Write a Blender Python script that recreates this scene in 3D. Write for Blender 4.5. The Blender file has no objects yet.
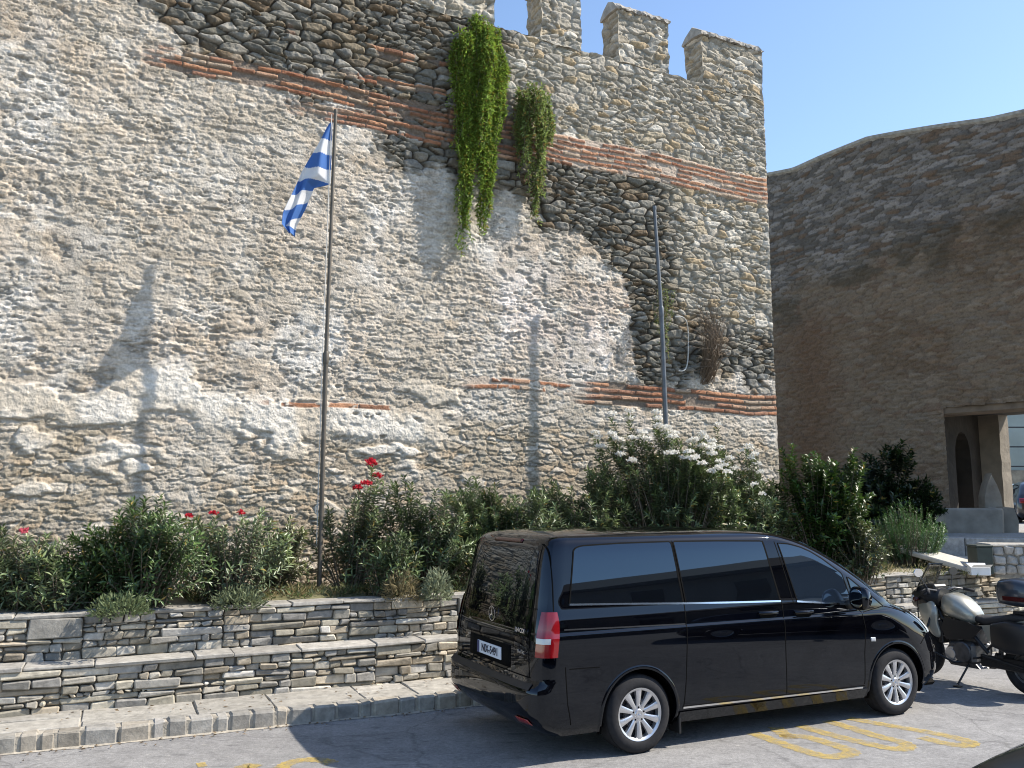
import bpy, math, random
import numpy as np
from mathutils import Vector, Matrix

random.seed(7)
RNG = np.random.default_rng(7)
SC = bpy.context.scene
COL = SC.collection
R = math.radians

# ------------------------------------------------------------------ camera
cam_d = bpy.data.cameras.new("camera")
cam_d.sensor_width = 36.0
cam_d.lens = 870.0 / 1024.0 * 36.0
cam_d.clip_start = 0.05
cam_d.clip_end = 3000.0
cam = bpy.data.objects.new("camera", cam_d)
COL.objects.link(cam)
cam.location = (0, 0, 2.18)
cam.rotation_euler = (R(90 + 7.8), 0, 0)
SC.camera = cam
SC.render.engine = 'CYCLES'
SC.cycles.filter_width = 1.05

# ------------------------------------------------------------------ light
SUN_YAW = 5.0        # the sun stands in direction (cos, sin) of this, seen from above
SUN_EL = 44.0
world = bpy.data.worlds.new("World")
SC.world = world
world.use_nodes = True
nt = world.node_tree
nt.nodes.clear()
wo = nt.nodes.new("ShaderNodeOutputWorld")
bg = nt.nodes.new("ShaderNodeBackground")
sky = nt.nodes.new("ShaderNodeTexSky")
sky.sky_type = 'NISHITA'
sky.sun_disc = False
sky.sun_elevation = R(SUN_EL)
sky.sun_rotation = R(90 - SUN_YAW)
sky.altitude = 100
sky.air_density = 1.0
sky.dust_density = 0.45
sky.ozone_density = 2.2
bg.inputs['Strength'].default_value = 0.15
nt.links.new(sky.outputs['Color'], bg.inputs['Color'])
nt.links.new(bg.outputs['Background'], wo.inputs['Surface'])

sun_d = bpy.data.lights.new("sun", 'SUN')
sun_d.energy = 4.6
sun_d.angle = R(0.53)
sun_d.color = (1.0, 0.925, 0.82)
sun = bpy.data.objects.new("sun", sun_d)
COL.objects.link(sun)
_sv = Vector((math.cos(R(SUN_EL)) * math.cos(R(SUN_YAW)), math.cos(R(SUN_EL)) * math.sin(R(SUN_YAW)), math.sin(R(SUN_EL))))
sun.rotation_euler = _sv.to_track_quat('Z', 'Y').to_euler()
sun.location = (30, 2, 40)

SC.view_settings.view_transform = 'Standard'
SC.view_settings.look = 'None'
SC.view_settings.exposure = 0.78
SC.view_settings.gamma = 1.0
SC.view_settings.use_curve_mapping = False

# ------------------------------------------------------------------ helpers
def tag(o, label=None, cat=None, group=None, kind=None):
    if label: o['label'] = label
    if cat: o['category'] = cat
    if group: o['group'] = group
    if kind: o['kind'] = kind
    return o

def empty(name, loc, rz=0.0):
    o = bpy.data.objects.new(name, None)
    o.empty_display_size = 0.2
    COL.objects.link(o)
    o.location = loc
    o.rotation_euler = (0, 0, rz)
    return o

def link(name, me, mats=None, parent=None, smooth=None):
    o = bpy.data.objects.new(name, me)
    COL.objects.link(o)
    if mats is not None:
        for m in (mats if isinstance(mats, (list, tuple)) else [mats]):
            me.materials.append(m)
    if parent is not None:
        o.parent = parent
    if smooth is not None:
        me.polygons.foreach_set('use_smooth', np.full(len(me.polygons), bool(smooth)))
    return o

def mesh_np(name, V, F, colors=None, matidx=None):
    """V (n,3), F (m,k) with one k"""
    V = np.asarray(V, dtype=np.float32); F = np.asarray(F, dtype=np.int32)
    me = bpy.data.meshes.new(name)
    me.vertices.add(len(V)); me.vertices.foreach_set('co', V.ravel())
    k = F.shape[1]
    me.loops.add(F.size); me.loops.foreach_set('vertex_index', F.ravel())
    me.polygons.add(len(F))
    me.polygons.foreach_set('loop_start', np.arange(0, F.size, k, dtype=np.int32))
    if matidx is not None:
        me.polygons.foreach_set('material_index', np.asarray(matidx, dtype=np.int32))
    me.update(calc_edges=True)
    if colors is not None:
        a = me.color_attributes.new('Col', 'FLOAT_COLOR', 'POINT')
        c = np.ones((len(V), 4), dtype=np.float32); c[:, :3] = colors
        a.data.foreach_set('color', c.ravel())
    return me

class MB:
    """collects faces of any size, builds one mesh object"""
    def __init__(self): self.v = []; self.f = []; self.mi = []; self.cur = 0; self.xf = None
    def add(self, vs, fs):
        b = len(self.v)
        for p in vs:
            p = Vector(p)
            if self.xf is not None: p = self.xf @ p
            self.v.append(tuple(p))
        for f in fs:
            self.f.append(tuple(i + b for i in f)); self.mi.append(self.cur)
    def box(self, x0, x1, y0, y1, z0, z1, bev=0.0, jit=0.0, rnd=None):
        if bev <= 0:
            vs = [(x, y, z) for z in (z0, z1) for y in (y0, y1) for x in (x0, x1)]
            if jit:
                vs = [(x + (rnd.random() - .5) * jit, y + (rnd.random() - .5) * jit, z + (rnd.random() - .5) * jit) for x, y, z in vs]
            self.add(vs, [(0, 2, 3, 1), (4, 5, 7, 6), (0, 1, 5, 4), (2, 6, 7, 3), (0, 4, 6, 2), (1, 3, 7, 5)])
        else:
            # chamfered box: 24 verts
            b = bev; vs = []; idx = {}
            for sx, X in ((0, x0), (1, x1)):
                for sy, Y in ((0, y0), (1, y1)):
                    for sz, Z in ((0, z0), (1, z1)):
                        ix = X + (b if sx == 0 else -b); iy = Y + (b if sy == 0 else -b); iz = Z + (b if sz == 0 else -b)
                        j = [(rnd.random() - .5) * jit for _ in range(3)] if jit else (0, 0, 0)
                        for a, p in ((0, (X, iy, iz)), (1, (ix, Y, iz)), (2, (ix, iy, Z))):
                            idx[(sx, sy, sz, a)] = len(vs); vs.append((p[0] + j[0], p[1] + j[1], p[2] + j[2]))
            F = []
            g = lambda sx, sy, sz, a: idx[(sx, sy, sz, a)]
            F.append((g(0,0,0,0), g(0,0,1,0), g(0,1,1,0), g(0,1,0,0)))
            F.append((g(1,0,0,0), g(1,1,0,0), g(1,1,1,0), g(1,0,1,0)))
            F.append((g(0,0,0,1), g(1,0,0,1), g(1,0,1,1), g(0,0,1,1)))
            F.append((g(0,1,0,1), g(0,1,1,1), g(1,1,1,1), g(1,1,0,1)))
            F.append((g(0,0,0,2), g(0,1,0,2), g(1,1,0,2), g(1,0,0,2)))
            F.append((g(0,0,1,2), g(1,0,1,2), g(1,1,1,2), g(0,1,1,2)))
            for s in (0, 1):
                for t in (0, 1):
                    F.append((g(s,t,0,0), g(s,t,1,0), g(s,t,1,1), g(s,t,0,1)))
                    F.append((g(s,0,t,0), g(s,1,t,0), g(s,1,t,2), g(s,0,t,2)))
                    F.append((g(0,s,t,1), g(1,s,t,1), g(1,s,t,2), g(0,s,t,2)))
            for sx in (0, 1):
                for sy in (0, 1):
                    for sz in (0, 1):
                        F.append((g(sx,sy,sz,0), g(sx,sy,sz,1), g(sx,sy,sz,2)))
            self.add(vs, F)
    def tube(self, pts, rad, seg=10, caps=True):
        pts = [Vector(p) for p in pts]
        n = len(pts)
        rads = rad if isinstance(rad, (list, tuple)) else [rad] * n
        b = []
        up = None
        for i, p in enumerate(pts):
            t = (pts[min(i + 1, n - 1)] - pts[max(i - 1, 0)]).normalized()
            if up is None:
                up = Vector((0, 0, 1)) if abs(t.z) < .9 else Vector((1, 0, 0))
            u = (up - t * up.dot(t)).normalized(); up = u
            w = t.cross(u)
            for k in range(seg):
                a = 2 * math.pi * k / seg
                b.append(p + (u * math.cos(a) + w * math.sin(a)) * rads[i])
        fs = []
        for i in range(n - 1):
            for k in range(seg):
                k2 = (k + 1) % seg
                fs.append((i * seg + k, i * seg + k2, (i + 1) * seg + k2, (i + 1) * seg + k))
        if caps:
            fs.append(tuple(reversed(range(seg)))); fs.append(tuple((n - 1) * seg + k for k in range(seg)))
        self.add(b, fs)
    def lathe(self, prof, seg=32, axis='Y', centre=(0, 0, 0), closed=False):
        """prof: list of (r, h): revolve about axis"""
        vs = []
        for (r, h) in prof:
            for k in range(seg):
                a = 2 * math.pi * k / seg
                c, s = math.cos(a) * r, math.sin(a) * r
                p = {'Y': (c, h, s), 'Z': (c, s, h), 'X': (h, c, s)}[axis]
                vs.append((p[0] + centre[0], p[1] + centre[1], p[2] + centre[2]))
        fs = []
        m = len(prof)
        for i in range(m - 1 if not closed else m):
            j = (i + 1) % m
            for k in range(seg):
                k2 = (k + 1) % seg
                fs.append((i * seg + k, i * seg + k2, j * seg + k2, j * seg + k))
        self.add(vs, fs)
    def loft(self, rings, closed=True, caps=True):
        n = len(rings[0]); vs = [p for r in rings for p in r]; fs = []
        for i in range(len(rings) - 1):
            for k in range(n if closed else n - 1):
                k2 = (k + 1) % n
                fs.append((i * n + k, i * n + k2, (i + 1) * n + k2, (i + 1) * n + k))
        if caps and closed:
            fs.append(tuple(reversed(range(n)))); fs.append(tuple((len(rings) - 1) * n + k for k in range(n)))
        self.add(vs, fs)
    def prism(self, poly, a0, a1, plane='XZ'):
        """extrude 2D polygon; plane XZ extrudes along Y, XY along Z, YZ along X"""
        n = len(poly); vs = []
        for a in (a0, a1):
            for (p, q) in poly:
                vs.append({'XZ': (p, a, q), 'XY': (p, q, a), 'YZ': (a, p, q)}[plane])
        fs = [tuple(range(n)), tuple(reversed(range(n, 2 * n)))]
        for i in range(n):
            j = (i + 1) % n
            fs.append((i, i + n, j + n, j))
        self.add(vs, fs)
    def build(self, name, mats, parent=None, smooth=False, sharp=None):
        me = bpy.data.meshes.new(name)
        me.from_pydata(self.v, [], self.f)
        me.polygons.foreach_set('material_index', np.array(self.mi, dtype=np.int32))
        o = link(name, me, mats, parent, smooth)
        bm = None
        import bmesh
        bm = bmesh.new(); bm.from_mesh(me); bmesh.ops.recalc_face_normals(bm, faces=bm.faces); bm.to_mesh(me); bm.free()
        if smooth and sharp:
            me.set_sharp_from_angle(angle=R(sharp))
        return o

# ---- numpy noise
def _hash(ix, iy, seed):
    h = (ix.astype(np.int64) * 374761393 + iy.astype(np.int64) * 668265263 + seed * 982451653) & 0xFFFFFFFF
    h = ((h ^ (h >> 13)) * 1274126177) & 0xFFFFFFFF
    h = ((h ^ (h >> 16)) * 2246822519) & 0xFFFFFFFF
    return ((h ^ (h >> 15)) & 0xFFFFFF).astype(np.float32) / 16777215.0

def vnoise(x, y, seed=0):
    ix = np.floor(x); iy = np.floor(y)
    fx = x - ix; fy = y - iy
    fx = fx * fx * (3 - 2 * fx); fy = fy * fy * (3 - 2 * fy)
    ix = ix.astype(np.int64); iy = iy.astype(np.int64)
    a = _hash(ix, iy, seed); b = _hash(ix + 1, iy, seed); c = _hash(ix, iy + 1, seed); d = _hash(ix + 1, iy + 1, seed)
    return a + (b - a) * fx + (c - a) * fy + (a - b - c + d) * fx * fy

def fbm(x, y, seed=0, oct=4, gain=0.5):
    s = 0; a = 1; t = 0
    for i in range(oct):
        s = s + a * vnoise(x * 2 ** i + i * 17.3, y * 2 ** i + i * 9.1, seed + i); t += a; a *= gain
    return s / t

def sst(a, b, x):
    t = np.clip((x - a) / (b - a), 0, 1)
    return t * t * (3 - 2 * t)

def cells(s, z, cw, ch, seed, jit=0.38):
    """stone cells: returns f1, f2-f1 (edge distance), two random numbers of the stone"""
    gy = z / ch; gx = s / cw
    iy0 = np.floor(gy).astype(np.int64)
    f1 = np.full(s.shape, 9.0, np.float32); f2 = f1.copy(); rid = np.zeros(s.shape, np.float32); rid2 = rid.copy(); ox = rid.copy(); oy = rid.copy()
    for dy in (-1, 0, 1):
        iy = iy0 + dy
        off = _hash(iy, iy * 0 + 77, seed) * 5
        ix0 = np.floor(gx + off).astype(np.int64)
        for dx in (-1, 0, 1):
            ix = ix0 + dx
            px = ix + .5 + (_hash(ix, iy, seed + 1) - .5) * 2 * jit - off
            py = iy + .5 + (_hash(ix, iy, seed + 2) - .5) * 2 * jit * .8
            d = np.sqrt((gx - px) ** 2 * .8 + (gy - py) ** 2 * 1.2)
            near = d < f1
            f2 = np.where(near, f1, np.minimum(f2, d))
            rid = np.where(near, _hash(ix, iy, seed + 3), rid); rid2 = np.where(near, _hash(ix, iy, seed + 4), rid2)
            ox = np.where(near, gx - px, ox); oy = np.where(near, gy - py, oy)
            f1 = np.where(near, d, f1)
    return f1, f2 - f1, rid, rid2, ox, oy

def pal(r, cols):
    """palette lookup: r in 0..1 -> (n,3)"""
    cols = np.array(cols, np.float32); k = np.minimum((r * len(cols)).astype(int), len(cols) - 1)
    return cols[k]

def mixc(a, b, t):
    return a + (b - a) * t[..., None]

def grid_faces(nu, nv):
    i = np.arange(nu - 1)[:, None] * nv + np.arange(nv - 1)[None, :]
    i = i.ravel()
    return np.stack([i, i + nv, i + nv + 1, i + 1], 1)

# ------------------------------------------------------------------ materials
def new_mat(name):
    m = bpy.data.materials.new(name); m.use_nodes = True
    return m, m.node_tree, m.node_tree.nodes['Principled BSDF']

def mat(name, col, rough=0.6, metal=0.0, spec=0.5, coat=0.0, coat_rough=0.03, var=0.0, vscale=8.0, bump=0.0, bscale=60.0, emit=None):
    m, t, b = new_mat(name)
    b.inputs['Base Color'].default_value = (*col, 1)
    b.inputs['Roughness'].default_value = rough
    b.inputs['Metallic'].default_value = metal
    b.inputs['Specular IOR Level'].default_value = spec
    b.inputs['Coat Weight'].default_value = coat
    b.inputs['Coat Roughness'].default_value = coat_rough
    if var or bump:
        tc = t.nodes.new('ShaderNodeTexCoord')
    if var:
        n = t.nodes.new('ShaderNodeTexNoise'); n.inputs['Scale'].default_value = vscale; n.inputs['Detail'].default_value = 6
        t.links.new(tc.outputs['Object'], n.inputs['Vector'])
        r = t.nodes.new('ShaderNodeMapRange')
        r.inputs['From Min'].default_value = .3; r.inputs['From Max'].default_value = .7
        r.inputs['To Min'].default_value = 1 - var; r.inputs['To Max'].default_value = 1 + var
        t.links.new(n.outputs['Fac'], r.inputs['Value'])
        mx = t.nodes.new('ShaderNodeMix'); mx.data_type = 'RGBA'; mx.blend_type = 'MULTIPLY'; mx.inputs['Factor'].default_value = 1
        mx.inputs['A'].default_value = (*col, 1)
        t.links.new(r.outputs['Result'], mx.inputs['B'])
        t.links.new(mx.outputs['Result'], b.inputs['Base Color'])
    if bump:
        n2 = t.nodes.new('ShaderNodeTexNoise'); n2.inputs['Scale'].default_value = bscale; n2.inputs['Detail'].default_value = 8
        t.links.new(tc.outputs['Object'], n2.inputs['Vector'])
        bp = t.nodes.new('ShaderNodeBump'); bp.inputs['Strength'].default_value = bump; bp.inputs['Distance'].default_value = .02
        t.links.new(n2.outputs['Fac'], bp.inputs['Height']); t.links.new(bp.outputs['Normal'], b.inputs['Normal'])
    return m

def mat_attr(name, rough=0.9, var=0.18, vscale=30.0, bump=0.5, bscale=45.0, spec=0.25, dist=0.02):
    """stone whose colour comes from the mesh's own colour layer, broken up by noise"""
    m, t, b = new_mat(name)
    at = t.nodes.new('ShaderNodeAttribute'); at.attribute_name = 'Col'
    tc = t.nodes.new('ShaderNodeTexCoord')
    n = t.nodes.new('ShaderNodeTexNoise'); n.inputs['Scale'].default_value = vscale; n.inputs['Detail'].default_value = 7; n.inputs['Roughness'].default_value = .65
    t.links.new(tc.outputs['Object'], n.inputs['Vector'])
    r = t.nodes.new('ShaderNodeMapRange')
    r.inputs['From Min'].default_value = .28; r.inputs['From Max'].default_value = .72
    r.inputs['To Min'].default_value = 1 - var; r.inputs['To Max'].default_value = 1 + var
    t.links.new(n.outputs['Fac'], r.inputs['Value'])
    mx = t.nodes.new('ShaderNodeMix'); mx.data_type = 'RGBA'; mx.blend_type = 'MULTIPLY'; mx.inputs['Factor'].default_value = 1
    t.links.new(at.outputs['Color'], mx.inputs['A']); t.links.new(r.outputs['Result'], mx.inputs['B'])
    t.links.new(mx.outputs['Result'], b.inputs['Base Color'])
    b.inputs['Roughness'].default_value = rough; b.inputs['Specular IOR Level'].default_value = spec
    if bump:
        n2 = t.nodes.new('ShaderNodeTexNoise'); n2.inputs['Scale'].default_value = bscale; n2.inputs['Detail'].default_value = 8; n2.inputs['Roughness'].default_value = .6
        t.links.new(tc.outputs['Object'], n2.inputs['Vector'])
        bp = t.nodes.new('ShaderNodeBump'); bp.inputs['Strength'].default_value = bump; bp.inputs['Distance'].default_value = dist
        t.links.new(n2.outputs['Fac'], bp.inputs['Height']); t.links.new(bp.outputs['Normal'], b.inputs['Normal'])
    return m

def mat_leaf(name, rough=0.38, trans=0.25, spec=0.5):
    m, t, b = new_mat(name)
    at = t.nodes.new('ShaderNodeAttribute'); at.attribute_name = 'Col'
    t.links.new(at.outputs['Color'], b.inputs['Base Color'])
    b.inputs['Roughness'].default_value = rough; b.inputs['Specular IOR Level'].default_value = spec
    tr = t.nodes.new('ShaderNodeBsdfTranslucent')
    t.links.new(at.outputs['Color'], tr.inputs['Color'])
    ms = t.nodes.new('ShaderNodeMixShader'); ms.inputs['Fac'].default_value = trans
    out = t.nodes['Material Output']
    t.links.new(b.outputs['BSDF'], ms.inputs[1]); t.links.new(tr.outputs['BSDF'], ms.inputs[2])
    t.links.new(ms.outputs['Shader'], out.inputs['Surface'])
    return m

M = {}
M['masonry'] = mat_attr('weathered_masonry', var=.26, vscale=26, bump=.7, bscale=36, dist=.022)
M['slate'] = mat_attr('slate_stone', var=.34, vscale=11, bump=.5, bscale=30, rough=.8, dist=.012)
M['leaf'] = mat_leaf('glossy_leaf', rough=.36, trans=.22)
M['soft_leaf'] = mat_leaf('soft_leaf', rough=.6, trans=.35, spec=.3)
M['petal'] = mat_leaf('petal', rough=.7, trans=.4, spec=.2)
M['bark'] = mat('bark', (.14, .11, .08), .9, var=.3, vscale=20)
def car_paint(name, col, dust=.10):
    m, t, b = new_mat(name)
    b.inputs['Specular IOR Level'].default_value = .52; b.inputs['Specular Tint'].default_value = (.78, .87, 1.0, 1)
    tc = t.nodes.new('ShaderNodeTexCoord'); sp = t.nodes.new('ShaderNodeSeparateXYZ'); t.links.new(tc.outputs['Object'], sp.inputs['Vector'])
    n = t.nodes.new('ShaderNodeTexNoise'); n.inputs['Scale'].default_value = 5; n.inputs['Detail'].default_value = 8; n.inputs['Roughness'].default_value = .7; t.links.new(tc.outputs['Object'], n.inputs['Vector'])
    lo = t.nodes.new('ShaderNodeMapRange'); lo.inputs['From Min'].default_value = .75; lo.inputs['From Max'].default_value = .2; lo.inputs['To Min'].default_value = .12; lo.inputs['To Max'].default_value = 1.0; t.links.new(sp.outputs['Z'], lo.inputs['Value'])
    nr = t.nodes.new('ShaderNodeMapRange'); nr.inputs['From Min'].default_value = .42; nr.inputs['From Max'].default_value = .75; t.links.new(n.outputs['Fac'], nr.inputs['Value'])
    mu = t.nodes.new('ShaderNodeMath'); mu.operation = 'MULTIPLY'; t.links.new(lo.outputs['Result'], mu.inputs[0]); t.links.new(nr.outputs['Result'], mu.inputs[1])
    m2 = t.nodes.new('ShaderNodeMath'); m2.operation = 'MULTIPLY'; m2.inputs[1].default_value = dust; t.links.new(mu.outputs[0], m2.inputs[0])
    mx = t.nodes.new('ShaderNodeMix'); mx.data_type = 'RGBA'; mx.inputs['A'].default_value = (*col, 1); mx.inputs['B'].default_value = (.20, .17, .13, 1)
    t.links.new(m2.outputs[0], mx.inputs['Factor']); t.links.new(mx.outputs['Result'], b.inputs['Base Color'])
    cr = t.nodes.new('ShaderNodeMapRange'); cr.inputs['To Min'].default_value = .012; cr.inputs['To Max'].default_value = .06; t.links.new(mu.outputs[0], cr.inputs['Value']); t.links.new(cr.outputs['Result'], b.inputs['Roughness'])
    return m
M['paint'] = car_paint('black_car_paint', (.0012, .0014, .0026), .04)
M['tint'] = mat('tinted_glass', (.003, .004, .006), .012, spec=1.0)
M['tint'].node_tree.nodes['Principled BSDF'].inputs['Specular Tint'].default_value = (.60, .80, 1.0, 1)
M['blackplastic'] = mat('black_plastic', (.012, .012, .013), .5)
M['gap'] = mat('dark_gap', (.002, .002, .002), .8, spec=.1)
M['chrome'] = mat('chrome', (.75, .76, .78), .12, metal=1.0)
M['alloy'] = mat('alloy_wheel_silver', (.62, .63, .65), .32, metal=.85)
M['rubber'] = mat('tyre_rubber', (.022, .022, .024), .85, spec=.25, var=.2, vscale=30)
M['disc'] = mat('brake_steel', (.05, .05, .055), .5, metal=.6)
M['red_lens'] = mat('red_lens', (.22, .003, .006), .12, spec=.6, coat=.6)
M['dark_red'] = mat('dark_red_lens', (.05, .006, .006), .15, spec=.5)
M['white_lens'] = mat('clear_lens', (.48, .50, .52), .12, spec=.6, coat=.5)
M['plate'] = mat('plate_white', (.62, .66, .72), .35)
M['plate_blue'] = mat('plate_blue', (.015, .03, .12), .4)
M['plate_ink'] = mat('plate_ink', (.01, .012, .03), .5)
M['pole_grey'] = mat('weathered_steel', (.105, .09, .07), .55, metal=.3, var=.25, vscale=6)
M['pole_blue'] = mat('painted_steel', (.12, .13, .14), .5, metal=.4, var=.2, vscale=9)
M['white_plaster'] = mat('white_marble', (.52, .49, .43), .6, var=.1, bump=.15)
M['carton'] = mat('white_carton', (.8, .8, .78), .6, var=.05)
M['block_stone'] = mat('pale_block', (.40, .37, .31), .85, var=.25, vscale=7, bump=.6, bscale=14)
M['darkwood'] = mat('old_wood', (.16, .10, .06), .85, var=.3, vscale=12, bump=.3)

# ================================================================== SETTING
# kerb frame: origin at the left of the kerb, a along it, b away from the camera
K0 = np.array([-4.47, 7.97]); KY = R(24.5)
KA = np.array([math.cos(KY), math.sin(KY)]); KB = np.array([-math.sin(KY), math.cos(KY)])
def kpt(a, b, z=0.0):
    p = K0 + KA * a + KB * b
    return (float(p[0]), float(p[1]), z)
KM = Matrix.Translation((K0[0], K0[1], 0)) @ Matrix.Rotation(KY, 4, 'Z')

# ---- far ground sheet and road
def asphalt():
    m, t, b = new_mat('old_asphalt')
    tc = t.nodes.new('ShaderNodeTexCoord')
    def noise(scale, detail=6, rough=.6, vec=None):
        n = t.nodes.new('ShaderNodeTexNoise'); n.inputs['Scale'].default_value = scale; n.inputs['Detail'].default_value = detail; n.inputs['Roughness'].default_value = rough
        t.links.new(vec or tc.outputs['Object'], n.inputs['Vector']); return n
    def ramp(inp, pts):
        r = t.nodes.new('ShaderNodeValToRGB')
        while len(r.color_ramp.elements) < len(pts): r.color_ramp.elements.new(.5)
        for e, (p, c) in zip(r.color_ramp.elements, pts): e.position = p; e.color = (*c, 1)
        t.links.new(inp, r.inputs['Fac']); return r
    def mul(a, bb, f=1.0):
        mx = t.nodes.new('ShaderNodeMix'); mx.data_type = 'RGBA'; mx.blend_type = 'MULTIPLY'; mx.inputs['Factor'].default_value = f
        t.links.new(a, mx.inputs['A']); t.links.new(bb, mx.inputs['B']); return mx.outputs['Result']
    big = ramp(noise(.55, 5).outputs['Fac'], [(.3, (.215, .21, .205)), (.7, (.31, .302, .29))])
    fine = ramp(noise(95, 3, .7).outputs['Fac'], [(.3, (.72, .72, .72)), (.7, (1.22, 1.22, 1.22))])
    mid = ramp(noise(5.5, 6, .7).outputs['Fac'], [(.35, (.84, .84, .84)), (.65, (1.1, 1.1, 1.1))])
    c = mul(mul(big.outputs['Color'], fine.outputs['Color']), mid.outputs['Color'])
    gr_ = ramp(noise(26, 4, .75).outputs['Fac'], [(.32, (.74, .74, .74)), (.68, (1.2, 1.2, 1.2))]); c = mul(c, gr_.outputs['Color'])
    # dark elongated stains
    mp = t.nodes.new('ShaderNodeMapping'); mp.inputs['Scale'].default_value = (1.1, 3.2, 1); mp.inputs['Rotation'].default_value = (0, 0, R(-18))
    t.links.new(tc.outputs['Object'], mp.inputs['Vector'])
    st = ramp(noise(2.6, 4, .55, mp.outputs['Vector']).outputs['Fac'], [(.60, (1, 1, 1)), (.70, (.66, .66, .67))])
    c = mul(c, st.outputs['Color'])
    # pale specks
    sp = ramp(noise(7.5, 2, .5, mp.outputs['Vector']).outputs['Fac'], [(.66, (1, 1, 1)), (.72, (1.45, 1.43, 1.36))])
    c = mul(c, sp.outputs['Color'])
    # cracks
    vo = t.nodes.new('ShaderNodeTexVoronoi'); vo.feature = 'DISTANCE_TO_EDGE'; vo.inputs['Scale'].default_value = .55
    wn = noise(2.2, 4); mxv = t.nodes.new('ShaderNodeMix'); mxv.data_type = 'VECTOR'; mxv.inputs['Factor'].default_value = .22
    t.links.new(tc.outputs['Object'], mxv.inputs['A']); t.links.new(wn.outputs['Color'], mxv.inputs['B'])
    t.links.new(mxv.outputs['Result'], vo.inputs['Vector'])
    cr = ramp(vo.outputs['Distance'], [(0.0, (.55, .55, .55)), (.008, (1, 1, 1))])
    c = mul(c, cr.outputs['Color'], .6)
    t.links.new(c, b.inputs['Base Color'])
    b.inputs['Roughness'].default_value = .88; b.inputs['Specular IOR Level'].default_value = .3
    bn = noise(70, 6, .7); bp = t.nodes.new('ShaderNodeBump'); bp.inputs['Strength'].default_value = .45; bp.inputs['Distance'].default_value = .012
    t.links.new(bn.outputs['Fac'], bp.inputs['Height']); t.links.new(bp.outputs['Normal'], b.inputs['Normal'])
    return m
M['asphalt'] = asphalt()
M['earth'] = mat('far_earth', (.16, .14, .11), .95, var=.25, vscale=.2)
mb = MB(); mb.add([(-900, -900, -.02), (900, -900, -.02), (900, 900, -.02), (-900, 900, -.02)], [(0, 1, 2, 3)])
tag(mb.build('ground', M['earth']), kind='structure')
mb = MB(); mb.xf = KM; mb.add([(-60, -16.5, 0), (60, -16.5, 0), (60, .08, 0), (-60, .08, 0)], [(0, 1, 2, 3)])
tag(mb.build('road', M['asphalt']), kind='structure')

# ---- kerb of granite setts and the strip of flagstones behind it
rnd = random.Random(3)
def stone_obj(boxes, name, material, xf, kind=None, parent=None):
    """boxes: list of (x0,x1,y0,y1,z0,z1,bevel,jitter,colour) -> one mesh with a colour layer"""
    mb = MB(); mb.xf = xf; cols = []
    for (x0, x1, y0, y1, z0, z1, bev, jit, c) in boxes:
        n0 = len(mb.v); mb.box(x0, x1, y0, y1, z0, z1, bev, jit, rnd); cols += [c] * (len(mb.v) - n0)
    o = mb.build(name, material, parent)
    a = o.data.color_attributes.new('Col', 'FLOAT_COLOR', 'POINT')
    arr = np.ones((len(mb.v), 4), np.float32); arr[:, :3] = np.array(cols); a.data.foreach_set('color', arr.ravel())
    if kind: tag(o, kind=kind)
    return o

bx = []; a = -12.0
while a < 22:
    w = rnd.choice([.13, .17, .19, .22, .24, .29])
    g = rnd.uniform(.23, .36); t_ = rnd.choice([(1, .95, .85), (1, .94, .82), (1, .955, .88), (1.02, .92, .76)])
    bx.append((a, a + w - .016, .0 + rnd.uniform(-.012, .008), .17, -.1, .152 + rnd.uniform(-.010, .008), .02, .016, tuple(g * q for q in t_)))
    a += w
stone_obj(bx, 'kerb', M['slate'], KM, 'structure')
# mortar under and between the setts
mb = MB(); mb.xf = KM; mb.box(-12, 22, .014, .165, -.2, .138)
M['mortar'] = mat('pale_mortar', (.36, .325, .265), .95, var=.25, vscale=12, bump=.5, bscale=40)
tag(mb.build('kerb_mortar', M['mortar']), kind='structure')
# thin skirt of spilt mortar at the foot of the kerb
mb = MB(); mb.xf = KM
n = 240; vs = []; fs = []
for i in range(n + 1):
    aa = -12 + 34 * i / n
    vs += [(aa, -.02 - .035 * rnd.random() - .02 * math.sin(aa * 2.1) ** 2, .004), (aa, .03, .012)]
for i in range(n): fs.append((2 * i, 2 * i + 2, 2 * i + 3, 2 * i + 1))
mb.add(vs, fs); tag(mb.build('gutter', M['mortar']), kind='structure')
# flagstones
bx = []; a = -12.0
while a < 22:
    w = rnd.uniform(.5, 1.1); split = rnd.uniform(.38, .62)
    for (b0, b1) in ((.178, split - .006), (split + .006, .86)):
        g = rnd.uniform(.29, .39)
        bx.append((a, a + w - .014, b0, b1, .05, .150 + rnd.uniform(-.006, .006), .008, .012, (g, g * .94, g * .82)))
    a += w
stone_obj(bx, 'pavement', M['slate'], KM, 'structure')
mb = MB(); mb.xf = KM; mb.box(-12, 22, .17, .9, -.1, .128)
tag(mb.build('pavement_bed', M['mortar']), kind='structure')

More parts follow.
